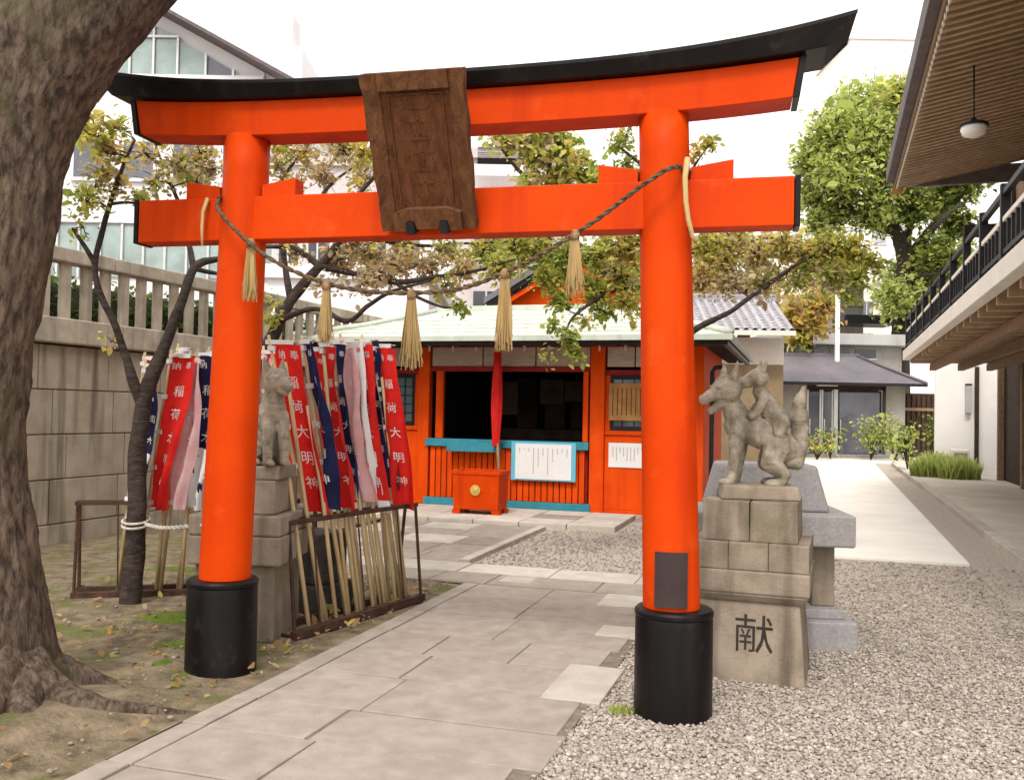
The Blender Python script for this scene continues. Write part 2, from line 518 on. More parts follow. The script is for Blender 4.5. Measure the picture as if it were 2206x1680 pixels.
def stones(name, pts, size, seed, parent=None, cols=None):
    g = np.random.default_rng(seed)
    pts = np.asarray(pts, float)
    n = len(pts)
    k = len(ICO_V)
    s = size * np.exp(g.normal(0, 0.33, n))
    V = np.repeat(ICO_V[None], n, 0) * (1 + g.normal(0, 0.12, (n, k, 1)))
    sc = np.stack([g.uniform(0.8, 1.35, n), g.uniform(0.65, 1.0, n), g.uniform(0.45, 0.75, n)], 1)
    V *= (sc * s[:, None])[:, None, :]
    a = g.uniform(0, 2 * np.pi, n)
    t = g.normal(0, 0.3, n)
    x, y, z = V[..., 0].copy(), V[..., 1].copy(), V[..., 2].copy()
    y, z = y * np.cos(t)[:, None] - z * np.sin(t)[:, None], y * np.sin(t)[:, None] + z * np.cos(t)[:, None]
    V[..., 0] = x * np.cos(a)[:, None] - y * np.sin(a)[:, None]
    V[..., 1] = x * np.sin(a)[:, None] + y * np.cos(a)[:, None]
    V[..., 2] = z
    V += pts[:, None, :]
    F = (np.arange(n) * k)[:, None, None] + ICO_F[None]
    base = np.array([(0.41, 0.35, 0.295), (0.36, 0.305, 0.255), (0.46, 0.395, 0.335), (0.29, 0.243, 0.205), (0.385, 0.335, 0.30), (0.52, 0.455, 0.39), (0.20, 0.165, 0.14)])
    C = base[g.choice(len(base), n, p=[.26, .24, .15, .14, .1, .04, .07])] * g.uniform(0.85, 1.15, (n, 1)) if cols is None else np.asarray(cols)
    return stuff(tint_mesh(name, V.reshape(-1, 3), F.reshape(-1, 3), np.repeat(C, k, 0), STONES, parent))


# ------------------------------------------------------------------ frames on the ground
SITE_O, SITE_A = Vector((-1.61, 4.397)), R(17.2)
SR, SF = Vector((math.cos(SITE_A), -math.sin(SITE_A))), Vector((math.sin(SITE_A), math.cos(SITE_A)))


def site(lat, fwd):
    p = SITE_O + SR * lat + SF * fwd
    return (p.x, p.y)


def to_site(x, y):
    d = Vector((x, y)) - SITE_O
    return d.dot(SR), d.dot(SF)


HALL_O, HALL_A = Vector((8.08, 20.0)), R(19)
HR, HF = Vector((math.cos(HALL_A), -math.sin(HALL_A))), Vector((math.sin(HALL_A), math.cos(HALL_A)))


def hall(lx, ly):
    p = HALL_O + HR * lx + HF * ly
    return (p.x, p.y)


# ------------------------------------------------------------------ ground
g = MB()
g.add([(-250, -60, -0.03), (250, -60, -0.03), (250, 400, -0.03), (-250, 400, -0.03)], [(0, 1, 2, 3)])
struct(g.build('ground', EARTH))

# gravel court, right of the path
gp = [site(1.2, -6), site(14, -6), site(14, 14), site(0.2, 14), site(-0.46, 8.4), site(-0.46, 5.1), site(1.2, 4.6)]
g = MB().add([(x, y, 0.0) for x, y in gp], [tuple(range(len(gp)))])
struct(g.build('gravel_court', GRAVG))


def in_gravel(lat, fwd):
    if lat > 1.78 and fwd < 5.2:
        return True
    if 5.2 <= fwd < 9.6 and lat > -0.36:
        return not (fwd > 8.25 and lat < 0.6)
    return False


gg = np.random.default_rng(5)
pts = []
for _ in range(110000):
    Y = 3.6 + 9.5 * gg.random() ** 1.5
    X = gg.uniform(-0.6, 0.62 * Y)
    la, fw = to_site(X, Y)
    if not in_gravel(la, fw):
        continue
    dx, dy = X - HALL_O.x, Y - HALL_O.y
    hx, hy = dx * HR.x + dy * HR.y, dx * HF.x + dy * HF.y
    if hx > -2.4 and hy > -10.7:
        continue
    if gg.random() < (0.6 if Y > 9 else 0.35 if Y > 7 else 0):
        continue
    pts.append((X, Y, 0.004 + 0.008 * gg.random()))
stones('gravel', pts, 0.0092, 3)

# soil bed, left of the path: uneven ground
nx, ny = 90, 120
g = MB()
for j in range(ny + 1):
    fw = -5 + 13.5 * j / ny
    for i in range(nx + 1):
        la = -9 * (1 - i / nx) ** 1.4 - 0.02
        x, y = site(la, fw)
        edge = min(1, -la / 0.5)
        z = 0.004 + edge * (0.022 + 0.030 * noise.noise(Vector((x * 1.6, y * 1.6, 0))) + 0.016 * noise.noise(Vector((x * 6, y * 6, 3))) + 0.008 * noise.noise(Vector((x * 17, y * 17, 5))))
        z += 0.09 * math.exp(-((x + 2.45) ** 2 + (y - 4.75) ** 2) / 0.35)
        g.v.append((x, y, z))
for j in range(ny):
    for i in range(nx):
        a = j * (nx + 1) + i
        if -5 + 13.5 * (j + 1) / ny > 4.13 and -9 * (1 - (i + 1) / nx) ** 1.4 > -2.62:
            continue
        g.f.append((a, a + 1, a + nx + 2, a + nx + 1))
soil = struct(g.build('soil_bed', SOIL, smooth=True))

# moss patches and litter on the soil
def moss_patch(cx, cy, rx, ry, seed):
    m = MB()
    n = 26
    ring = []
    for k in range(4):
        rr = 1 - k / 4
        for j in range(n):
            t = 2 * math.pi * j / n
            q = rr * (1 + 0.35 * noise.noise(Vector((math.cos(t) * 1.7, math.sin(t) * 1.7, seed))))
            x, y = cx + rx * q * math.cos(t), cy + ry * q * math.sin(t)
            z = 0.012 + 0.05 * (1 - rr) ** 0.7 + 0.015 * noise.noise(Vector((x * 9, y * 9, seed)))
            m.v.append((x, y, z))
    m.v.append((cx, cy, 0.07))
    for k in range(3):
        for j in range(n):
            m.f.append((k * n + j, k * n + (j + 1) % n, (k + 1) * n + (j + 1) % n, (k + 1) * n + j))
    for j in range(n):
        m.f.append((3 * n + j, 3 * n + (j + 1) % n, 4 * n))
    return stuff(m.build('moss', MOSS, smooth=True))


for i, (cx, cy, rx, ry) in enumerate([(-2.36, 6.75, 0.36, 0.22), (-2.05, 5.95, 0.22, 0.12), (-2.0, 5.5, 0.16, 0.10), (-3.1, 8.6, 0.4, 0.2), (-3.25, 7.7, 0.3, 0.2)]):
    m_ = moss_patch(cx, cy, rx, ry, i * 3.1)
    m_['label'] = ['bright green moss patch beside the cherry trunk', 'thin moss on bare soil left of the gate', 'small moss spot on soil near the gate foot', 'moss below the block wall', 'moss behind the left banner rack'][i]
    m_['category'] = 'moss'

lp, lc = [], []
for _ in range(520):
    fw = gg.uniform(-1.5, 4.0)
    la = -abs(gg.normal(0, 1.6)) - 0.05
    x, y = site(la, fw)
    lp.append((x, y, 0.05 + 0.015 * gg.random()))
lc = pick_cols('oypoo', len(lp), gg)
o = leaves('fallen_leaves', None, lp, 0.055, lc, 8, flat=0.3, droop=0.0)
pp = []
for _ in range(1100):
    fw = gg.uniform(-2, 4.0)
    la = -abs(gg.normal(0, 1.5)) - 0.06
    x, y = site(la, fw)
    pp.append((x, y, 0.035 + 0.02 * gg.random()))
stones('pebbles', pp, 0.010, 14, cols=[np.array((0.24, 0.185, 0.135)) * gg.uniform(.6, 1.5) for _ in pp])

# ------------------------------------------------------------------ paving
path = bpy.data.objects.new('stone_path', None)
link(path)
struct(path)
rp = random.Random(4)


def paver(l0, l1, f0, f1, z, m, gap=0.005):
    q = [(l0 + gap, f0 + gap), (l1 - gap, f0 + gap), (l1 - gap, f1 - gap), (l0 + gap, f1 - gap)]
    q = [site(a + rp.uniform(-.004, .004), b + rp.uniform(-.004, .004)) for a, b in q]
    z1 = z + rp.uniform(-0.003, 0.003)
    return MB().slab(q, z - 0.05, z1).build('paving_stone', m, path, bevel=0.006)


bed = MB()
for (a, b, c, d) in [(0, 1.8, -5, 4.12), (-2.6, 2.7, 4.1, 5.16), (-2.6, -0.4, 5.15, 8.3)]:
    q = [site(a, c), site(b, c), site(b, d), site(a, d)]
    bed.add([(x, y, 0.016) for x, y in q], [(0, 1, 2, 3)])
MB().add(bed.v[:4], [(0, 1, 2, 3)]).build('mortar_bed', MORT, path)
MB().add([(x, y, z + .002) for x, y, z in bed.v[4:8]], [(0, 1, 2, 3)]).build('mortar_bed', MORT, path)
MB().add([(x, y, z - .002) for x, y, z in bed.v[8:12]], [(0, 1, 2, 3)]).build('mortar_bed', MORT, path)

f = -5.0
row = 0
while f < 4.1:
    h = rp.choice([0.46, 0.52, 0.6, 0.66])
    f1 = min(f + h, 4.12)
    if f1 > 3.95:
        f1 = 4.12
    paver(0, 0.14, f, f1, 0.026, PAVE, 0.004)              # kerb stones along the soil
    l = 0.14
    first = True
    while l < 1.5:
        w = rp.uniform(0.42, 0.85)
        l1 = l + w if l + w < 1.35 else rp.uniform(1.66, 1.86)
        last = l1 > 1.6
        pale = rp.random() < 0.05 and f > 1.5
        paver(l, l1, f, f1, 0.022, PAVEL if pale else PAVE)
        l = l1
        first = False
    f = f1
# ragged pale stones on the right margin
for (l0, l1, f0, f1) in [(1.52, 1.86, 1.12, 1.84), (1.30, 1.75, 3.6, 4.1), (1.5, 1.95, 2.6, 2.95), (0.25, 0.55, 4.3, 4.6)]:
    paver(l0, l1, f0, f1, 0.027, PAVEL)
# cross strip
f = 4.14
while f < 5.0:
    f1 = min(f + 0.5, 5.14)
    if f1 > 4.95:
        f1 = 5.14
    l = -2.6
    while l < 2.6:
        w = rp.uniform(0.55, 1.0)
        l1 = min(l + w, 2.65)
        paver(l, l1, f, f1, 0.024, PAVEL if rp.random() < (0.7 if f > 4.4 else .25) else PAVE)
        l = l1
    f = f1
# strip leading on to the small shrine
f = 5.16
while f < 8.2:
    f1 = min(f + rp.uniform(0.5, 0.7), 8.28)
    l = -2.6
    while l < -0.6:
        w = rp.uniform(0.55, 0.9)
        l1 = l + w if l + w < -0.8 else -0.46
        paver(l, l1, f, f1, 0.022, PAVEL if rp.random() < .25 else PAVE)
        l = l1
    f = f1
f = 5.2
while f < 8.2:
    f1 = min(f + 0.75, 8.28)
    paver(-0.455, -0.34, f, f1, 0.05, PAVEL, 0.004)
    f = f1
# platform before the small shrine
plat = bpy.data.objects.new('stone_platform', None)
link(plat)
struct(plat)
for a in range(6):
    for b in range(3):
        l0, l1 = -3.4 + a * 0.66, -3.4 + (a + 1) * 0.66
        f0, f1 = 8.31 + b * 0.55, 8.31 + (b + 1) * 0.55
        q = [site(x, y) for x, y in [(l0 + .006, f0 + .006), (l1 - .006, f0 + .006), (l1 - .006, f1 - .006), (l0 + .006, f1 - .006)]]
        MB().slab(q, -0.05, 0.075 + rp.uniform(-.002, .002)).build('platform_stone', PAVEL if rp.random() < .7 else PAVE, plat, bevel=0.008)
q = [site(0.57, 9.62), site(2.4, 9.62), site(2.4, 12.5), site(0.57, 12.5)]
struct(MB().slab(q, -0.05, 0.02).build('concrete_apron', GREYC))

# pale walk on the right, with the strip and kerb beside the hall
walk = bpy.data.objects.new('concrete_walk', None)
link(walk)
struct(walk)
ly = -10.6
while ly < 13:
    q = [hall(-2.35, ly + .008), hall(0.28, ly + .008), hall(0.28, min(ly + 2.6, 13) - .008), hall(-2.35, min(ly + 2.6, 13) - .008)]
    MB().slab(q, -0.05, 0.03).build('walk_slab', WALK, walk, bevel=0.006)
    ly += 2.6
q = [hall(0.28, -13), hall(0.78, -13), hall(0.78, 14), hall(0.28, 14)]
struct(MB().add([(x, y, 0.008) for x, y in q], [(0, 1, 2, 3)]).build('dirt_strip', GRAVG))
kerb = bpy.data.objects.new('kerb', None)
link(kerb)
struct(kerb)
ly = -13.0
while ly < 12:
    q = [hall(0.78, ly + .005), hall(0.93, ly + .005), hall(0.93, ly + 0.995), hall(0.78, ly + 0.995)]
    MB().slab(q, -0.05, 0.11).build('kerb_stone', PAVEL, kerb, bevel=0.01)
    ly += 1.0
q = [hall(0.93, -13), hall(9, -13), hall(9, 14), hall(0.93, 14)]
struct(MB().slab(q, -0.05, 0.10).build('hall_forecourt', WALK2))
q = [hall(-3.5, 13), hall(9, 13), hall(9, 30), hall(-3.5, 30)]
struct(MB().slab(q, -0.05, 0.02).build('lodge_forecourt', WALK))

# ------------------------------------------------------------------ torii gate
T = thing('torii_gate', 'large vermilion torii gate with black curved top beam, spanning the stone path', 'torii gate', (-0.4025, 5.158, 0), 13.19)


def pillar(sx):
    prof = []
    m = MB()
    pts, rr = [], []
    for i in range(15):
        z = 0.3 + (3.13 - 0.3) * i / 14
        x = 1.305 - 0.094 * (z - 0.0) / 3.13
        pts.append((sx * x, 0, z))
        rr.append(0.150 - 0.020 * i / 14)
    m.tube(pts, rr, 40)
    p = m.build('pillar', VERM, T, smooth=True)
    b = MB().lathe([(0.202, -0.06), (0.205, 0.0), (0.202, 0.02), (0.200, 0.50), (0.197, 0.512), (0.204, 0.520), (0.204, 0.538), (0.194, 0.550), (0.155, 0.556)], 48, sx * 1.302, 0).build('base_sleeve', BLACK, p, smooth=True)
    e = b.modifiers.new('edge', 'EDGE_SPLIT')
    e.split_angle = R(35)
    return p


pillar(-1)
pillar(1)
tb = MB().box(-1.875, 1.875, -0.078, 0.078, 2.516, 2.768).build('tie_beam', VERM, T, bevel=0.006)
for s_ in (-1, 1):
    MB().box(min(s_ * 1.878, s_ * 1.905), max(s_ * 1.878, s_ * 1.905), -0.082, 0.082, 2.511, 2.773).build('end_cap', BLACK, tb, bevel=0.004)
    for (a, b) in ((1.355, 1.575), (1.085, 0.875)):
        x0, x1 = s_ * a, s_ * b
        poly = [(x0, 2.770), (x1, 2.770), (x1, 2.872), (x0, 2.838)]
        MB().prism(poly, -0.055, 0.055).build('wedge', VERM, T, bevel=0.004)


def curve_z(x):
    return 0.155 * (abs(x) / 2.15) ** 3.2


def lintel(name, m, halfw_t, halfw_b, zb, zt, d, curve_k, tk=0.0, n=44, cap=False):
    """beam whose underside and top follow the sweep of the gate's top"""
    mb = MB()
    rows = []
    for i in range(n + 1):
        t = -1 + 2 * i / n
        xt, xb = t * halfw_t, t * halfw_b
        zt_ = zt + curve_k * curve_z(xt) + tk * (abs(t)) ** 3
        zb_ = zb + curve_k * curve_z(xb)
        if name == 'top_lintel':
            ridge = zt_ + 0.045
            rows.append([(xb, -d * .82, zb_), (xt, -d, zt_ - 0.02), (xt, -d, zt_), (xt, 0, ridge), (xt, d, zt_), (xt, d, zt_ - 0.02), (xb, d * .82, zb_)])
        else:
            rows.append([(xb, -d * .92, zb_), (xt, -d, zt_), (xt, d, zt_), (xb, d * .92, zb_)])
    k = len(rows[0])
    for r_ in rows:
        mb.v += r_
    for i in range(n):
        for j in range(k):
            j2 = (j + 1) % k
            mb.f.append((i * k + j, i * k + j2, (i + 1) * k + j2, (i + 1) * k + j))
    mb.f.append(tuple(range(k - 1, -1, -1)))
    mb.f.append(tuple(n * k + j for j in range(k)))
    return mb.build(name, m, T, bevel=0.004)


ll = lintel('lower_lintel', VERM, 1.89, 1.86, 3.105, 3.300, 0.115, 0.55)
for s_ in (-1, 1):
    zt, zb = 3.300 + .55 * curve_z(1.89) + .004, 3.105 + .55 * curve_z(1.86) - .004
    poly = [(s_ * 1.892, zt), (s_ * 1.925, zt), (s_ * 1.893, zb), (s_ * 1.862, zb)]
    MB().prism(poly, -0.12, 0.12).build('end_cap', BLACK, ll, bevel=0.003)
lintel('top_lintel', BLACK, 2.155, 2.02, 3.303, 3.385, 0.20, 0.62, tk=0.06)

pl = thing('notice_plate', 'dark rectangular plate fixed low on the right gate pillar', 'sign', (0, 0, 0))
pl.parent = None
M_ = Matrix.Translation((-0.4025, 5.158, 0)) @ Matrix.Rotation(-R(13.19), 4, 'Z')
mb = MB()
for i in range(9):
    t = R(-118 + 62 * i / 8)
    for rr in (0.152, 0.162):
        for z in (0.575, 0.855):
            mb.v.append(tuple(M_ @ Vector((1.285 + rr * math.cos(t), rr * math.sin(t), z))))
for i in range(8):
    a, b = i * 4, i * 4 + 4
    mb.f += [(a + 2, b + 2, b + 3, a + 3), (a, a + 1, b + 1, b), (a + 1, a + 3, b + 3, b + 1), (a, b, b + 2, a + 2)]
mb.f += [(0, 2, 3, 1), (32, 33, 35, 34)]
mb.build('plate', PLATE, pl)

# plaque, leaning forward from the top lintel
pq = thing('wooden_plaque', 'weathered dark wooden plaque hung at the centre of the gate, leaning forward', 'plaque', tuple(M_ @ Vector((-0.03, -0.10, 2.575))), 13.19)
tilt = R(26)


def tp(x, y, z):
    """plaque-local: y out of the board, z up the board"""
    return (x + 0.018 * 0, -y * math.cos(tilt) - z * math.sin(tilt), z * math.cos(tilt) - y * math.sin(tilt))


def tbox(x0, x1, y0, y1, z0, z1, xt0=None, xt1=None):
    xt0 = x0 if xt0 is None else xt0
    xt1 = x1 if xt1 is None else xt1
    vs = [tp(x0, y0, z0), tp(x1, y0, z0), tp(x1, y1, z0), tp(x0, y1, z0), tp(xt0, y0, z1), tp(xt1, y0, z1), tp(xt1, y1, z1), tp(xt0, y1, z1)]
    return MB().add(vs, [(3, 2, 1, 0), (4, 5, 6, 7), (0, 1, 5, 4), (1, 2, 6, 5), (2, 3, 7, 6), (3, 0, 4, 7)])


tbox(-0.20, 0.20, 0.0, 0.03, 0.06, 0.73, -0.205, 0.205).build('board', PLAQ, pq)


def wavy_frame(side):
    mb = MB()
    n = 18
    for i in range(n + 1):
        z = -0.02 + 0.82 * i / n
        w = 0.262 + 0.004 * math.sin(i * 1.15) + 0.002 * math.sin(i * 2.7) + 0.012 * (i / n)
        for (x, y) in ((0.195, 0.0), (w, 0.0), (w, 0.075), (0.19, 0.04)):
            mb.v.append(tp(side * x, y, z))
    for i in range(n):
        for j in range(4):
            mb.f.append((i * 4 + j, i * 4 + (j + 1) % 4, i * 4 + 4 + (j + 1) % 4, i * 4 + 4 + j))
    mb.f += [(0, 1, 2, 3), (n * 4, n * 4 + 1, n * 4 + 2, n * 4 + 3)]
    return mb.build('side_frame', PLAQ2, pq)


wavy_frame(-1)
wavy_frame(1)
tbox(-0.19, 0.19, 0.0, 0.06, 0.71, 0.80).build('top_frame', PLAQ2, pq)
mb = MB()
prof = [(-0.19, -0.02), (-0.125, -0.02), (-0.115, 0.035), (-0.075, 0.035), (-0.06, -0.01), (0.06, -0.01), (0.075, 0.035), (0.115, 0.035), (0.125, -0.02), (0.19, -0.02), (0.19, 0.075), (0.12, 0.10), (-0.12, 0.10), (-0.19, 0.075)]
n_ = len(prof)
mb.add([tp(x, 0.0, z) for x, z in prof] + [tp(x, 0.085, z) for x, z in prof], [tuple(range(n_)), tuple(range(2 * n_ - 1, n_ - 1, -1))] + [(i, (i + 1) % n_, (i + 1) % n_ + n_, i + n_) for i in range(n_)])
mb.build('bottom_frame', PLAQ2, pq)
for x in (-0.095, 0.095):
    tbox(x - .022, x + .022, 0.02, 0.10, -0.035, 0.03).build('iron_hook', IRON, pq)
for (x0, x1, z0, z1) in ((-.15, -.145, .12, .69), (.145, .15, .12, .69), (-.145, .145, .685, .69)):
    tbox(x0, x1, 0.029, 0.042, z0, z1).build('moulding', PLAQ2, pq)
for z in (0.57, 0.41, 0.25):
    for (x0, x1, dz, w) in ((-.06, .06, .05, .008), (-.008, .008, -.03, .06), (-.05, .05, -.02, .006)):
        tbox(x0, x1, 0.028, 0.034, z + dz - w, z + dz + w).build('worn_carving', PLAQ, pq)

# rope with straw tassels
rope = thing('sacred_rope', 'twisted straw rope slung between the gate pillars with five straw tassels', 'rope', tuple(M_ @ Vector((0, -0.2, 2.2))), 13.19)
ctrl = [(-1.365, 2.79), (-1.25, 2.66), (-1.12, 2.525), (-0.92, 2.37), (-0.62, 2.245), (-0.28, 2.185), (0.13, 2.195), (0.40, 2.28), (0.64, 2.395), (0.92, 2.565), (1.12, 2.70), (1.31, 2.82)]


def rope_pt(t):
    i = min(int(t), len(ctrl) - 2)
    fr = t - i
    p0, p1, p2, p3 = [ctrl[max(0, min(len(ctrl) - 1, i + k))] for k in (-1, 0, 1, 2)]
    def cr(a, b, c, d):
        return 0.5 * (2 * b + (c - a) * fr + (2 * a - 5 * b + 4 * c - d) * fr ** 2 + (3 * b - a - 3 * c + d) * fr ** 3)
    x = cr(p0[0], p1[0], p2[0], p3[0])
    z = cr(p0[1], p1[1], p2[1], p3[1])
    y = -0.05 * max(0.0, 1 - ((abs(x) - 1.2) / 0.3) ** 2)
    if abs(x) > 1.24:
        y += 0.20 * ((abs(x) - 1.24) / 0.11) ** 1.5
    return Vector((x, y, z - 2.2))


for k in range(2):
    pts, rr = [], []
    for i in range(241):
        t = (len(ctrl) - 1) * i / 240
        p = rope_pt(t)
        a = i * 0.75 + k * math.pi
        p += Vector((0.0, math.cos(a), math.sin(a))) * 0.0065
        pts.append(p)
        rr.append(0.0085)
    MB().tube(pts, rr, 6).build('strand', ROPED, rope, smooth=True)
# turns round the pillars and loose ends
for (sx, zc) in ((-1, 2.77), (1, 2.82)):
    xc = sx * (1.305 - 0.094 * zc / 3.13)
    for dz in (0,):
        pts = [Vector((xc + sx * 0.148 * math.cos(t), 0.2 + 0.148 * math.sin(t), zc - 2.2 + dz + 0.01 * math.sin(t))) for t in [-0.9 + 3.6 * i / 24 for i in range(25)]]
        MB().tube(pts, 0.010, 6).build('turn', ROPED, rope, smooth=True)
MB().tube([(-1.405, 0.10, 0.56), (-1.42, 0.08, 0.48), (-1.425, 0.08, 0.38), (-1.42, 0.08, 0.28)], [0.012, 0.011, 0.009, 0.007], 6).build('loose_end', STRAW, rope, smooth=True)
MB().tube([(1.345, 0.05, 0.66), (1.335, 0.03, 0.56), (1.34, 0.03, 0.44), (1.355, 0.03, 0.34), (1.375, 0.05, 0.26), (1.39, 0.07, 0.235), (1.395, 0.09, 0.26)], [0.016, 0.015, 0.014, 0.013, 0.012, 0.012, 0.010], 7).build('loose_end', STRAW, rope, smooth=True)


def tassel(x, ztop, length, width):
    """a bunch of straws hung from the rope"""
    mb = MB()
    r2 = random.Random(int(x * 1000) + 77)
    for i in range(90):
        a = r2.uniform(0, 2 * math.pi)
        q = math.sqrt(r2.random())
        x0, y0 = 0.018 * q * math.cos(a), 0.014 * q * math.sin(a)
        sp = width * 0.5
        x1, y1 = sp * q * math.cos(a) + r2.gauss(0, 0.006), sp * 0.7 * q * math.sin(a)
        L_ = length * r2.uniform(0.72, 1.0)
        w = r2.uniform(0.0035, 0.0065)
        p = [Vector((x + x0, y0, ztop)), Vector((x + x0 * .8 + x1 * .25, y0 * .8 + y1 * .25, ztop - L_ * .3)), Vector((x + x1 * .8, y1 * .8, ztop - L_ * .68)), Vector((x + x1 + r2.gauss(0, .008), y1, ztop - L_))]
        mb.tube(p, [w, w, w * .9, w * .5], 3)
    o = stuff(mb.build('straw_tassel', STRAW, rope))
    MB().tube([(x, 0, ztop - 0.035), (x, 0, ztop - 0.005), (x, 0, ztop + 0.02)], [0.024, 0.026, 0.014], 10).build('binding', ROPE, o, smooth=True)


for (x, L_, w) in ((-1.065, 0.34, 0.085), (-0.60, 0.34, 0.085), (-0.105, 0.42, 0.115), (0.41, 0.42, 0.09), (0.78, 0.33, 0.09)):
    rp_ = min((rope_pt(11 * k / 400) for k in range(401)), key=lambda q: abs(q.x - x))
    tassel(x, rp_.z, L_, w)


# ------------------------------------------------------------------ fox statues and pedestals
def fused(mb, voxel, it=6, seed=0, rough=0.004):
    """one continuous skin over overlapping lumps"""
    me = mb.mesh('lumps')
    o = bpy.data.objects.new('lumps', me)
    tmp = bpy.data.scenes.new('sculpt')
    tmp.collection.objects.link(o)
    r_ = o.modifiers.new('r', 'REMESH')
    r_.mode = 'VOXEL'
    r_.voxel_size = voxel
    s_ = o.modifiers.new('s', 'SMOOTH')
    s_.iterations = it
    s_.factor = 0.5
    tmp.view_layers[0].update()
    dg = tmp.view_layers[0].depsgraph
    me2 = bpy.data.meshes.new_from_object(o.evaluated_get(dg))
    bpy.data.objects.remove(o)
    bpy.data.scenes.remove(tmp)
    moved = [v.co + v.normal * rough * noise.noise(v.co * 22 + Vector((seed, 0, 0))) for v in me2.vertices]
    me2.vertices.foreach_set('co', [c for p in moved for c in p])
    me2.update()
    me2.materials.clear()
    me2.materials.append(FOXS)
    me2.polygons.foreach_set('use_smooth', [True] * len(me2.polygons))
    return me2


def limb(mb, pts, rads):
    """chain of overlapping balls"""
    for i in range(len(pts) - 1):
        a, b = Vector(pts[i]), Vector(pts[i + 1])
        n = max(2, int((b - a).length / (0.45 * min(rads[i], rads[i + 1]))))
        for k in range(n + 1):
            t = k / n
            mb.ball(a.lerp(b, t), rads[i] * (1 - t) + rads[i + 1] * t, 10, 6)


def fox_head(mb, c, s, yaw_face, pitch, open_mouth=False, ear=0.085):
    """head with long muzzle, two upright ears; faces -x before yaw"""
    rot = Matrix.Rotation(yaw_face, 3, 'Z') @ Matrix.Rotation(pitch, 3, 'Y')
    c = Vector(c)
    P_ = lambda x, y, z: c + rot @ Vector((x * s, y * s, z * s))
    mb.ball(P_(0, 0, 0), (0.115 * s, 0.105 * s, 0.10 * s), rot=rot)
    mb.ball(P_(-0.01, 0.06, -0.03), (0.06 * s, 0.05 * s, 0.06 * s), rot=rot)
    mb.ball(P_(-0.01, -0.06, -0.03), (0.06 * s, 0.05 * s, 0.06 * s), rot=rot)
    limb(mb, [P_(-0.07, 0, -0.005), P_(-0.20, 0, -0.03)], [0.06 * s, 0.036 * s])
    mb.ball(P_(-0.215, 0, -0.018), 0.024 * s)
    limb(mb, [P_(-0.05, 0, -0.055 - (0.03 if open_mouth else 0)), P_(-0.165, 0, -0.075 - (0.05 if open_mouth else 0))], [0.042 * s, 0.026 * s])
    for sy in (-1, 1):
        for k in range(7):
            t = k / 6
            mb.ball(P_(0.03 + 0.045 * t, sy * (0.062 + 0.022 * t), 0.07 + ear * t), ((0.036 - 0.028 * t) * s, (0.042 - 0.033 * t) * s, 0.035 * s), 10, 7, rot)
        mb.ball(P_(-0.082, sy * 0.05, 0.035), (0.03 * s, 0.02 * s, 0.014 * s), 10, 7, rot)


# right pedestal: tiers of stone, a character cut into the lowest block
RP = thing('stone_pedestal', 'tiered stone pedestal with a large carved character, right of the gate', 'pedestal', (1.50, 5.72, 0), 20)
MB().frustum(0, 0, -0.05, 0.47, 0.66, 0.62, 0.58, 0.56).build('lower_block', STONE, RP, bevel=0.012)
mb = MB()
mb.frustum(0, 0, 0.468, 0.52, 0.60, 0.58, 0.69, 0.66)
mb.frustum(0, 0, 0.52, 0.655, 0.69, 0.66, 0.69, 0.66)
mb.build('wide_tier', STONE, RP, bevel=0.012)
for i in range(3):
    x0 = -0.34 + 0.68 * i / 3
    MB().box(x0 + .001, x0 + 0.68 / 3 - .001, -0.325, 0.325, 0.656, 0.815).build('tier_stone', STONE, RP, bevel=0.007)
for i in range(2):
    x0 = -0.275 + 0.275 * i
    MB().frustum(x0 + .1375, 0, 0.816, 1.05, 0.273, 0.54, 0.266, 0.52).build('upper_block', STONE, RP, bevel=0.005)
tv, tf = text_verts('献', 0.235)
chv = [(x + 0.035, -0.31 + 0.0577 * (z + 0.32) - 0.002, z + 0.27) for x, z, _ in tv]
MB().add(chv, tf).build('carved_character', CARVE, RP)

FX = thing('fox_statue', 'pale carved stone fox with a cub on its back, on the right pedestal', 'statue', (1.50, 5.72, 1.052), 8)
MB().frustum(0.02, 0, 0, 0.085, 0.47, 0.34, 0.44, 0.31).build('plinth', STONE, FX, bevel=0.012)
mb = MB()
# adult: chest and head to the left, hindquarters right, tail raised behind
limb(mb, [(-0.10, 0, 0.44), (-0.02, 0, 0.42), (0.10, 0, 0.36), (0.17, 0, 0.30)], [0.09, 0.10, 0.092, 0.09])
limb(mb, [(-0.09, 0, 0.46), (-0.14, -0.01, 0.56), (-0.165, -0.02, 0.62)], [0.088, 0.070, 0.058])
limb(mb, [(-0.11, -0.055, 0.40), (-0.125, -0.065, 0.26), (-0.135, -0.065, 0.16), (-0.155, -0.065, 0.095)], [0.06, 0.038, 0.029, 0.031])
limb(mb, [(-0.07, 0.06, 0.40), (-0.085, 0.07, 0.25), (-0.09, 0.07, 0.15), (-0.11, 0.07, 0.095)], [0.06, 0.038, 0.029, 0.031])
mb.ball((-0.175, -0.065, 0.095), (0.05, 0.038, 0.026))
mb.ball((-0.13, 0.07, 0.095), (0.05, 0.038, 0.026))
for sy in (-1, 1):
    limb(mb, [(0.13, sy * 0.05, 0.32), (0.085, sy * 0.085, 0.22), (0.17, sy * 0.085, 0.15), (0.15, sy * 0.085, 0.10)], [0.085, 0.062, 0.036, 0.031])
    mb.ball((0.11, sy * 0.085, 0.095), (0.065, 0.04, 0.028))
limb(mb, [(0.20, 0, 0.22), (0.255, 0, 0.22), (0.275, 0.0, 0.34), (0.262, 0, 0.48), (0.262, 0, 0.58), (0.290, 0, 0.68)], [0.045, 0.042, 0.050, 0.060, 0.046, 0.014])
fox_head(mb, (-0.175, -0.035, 0.665), 0.86, R(28), R(-14), True)
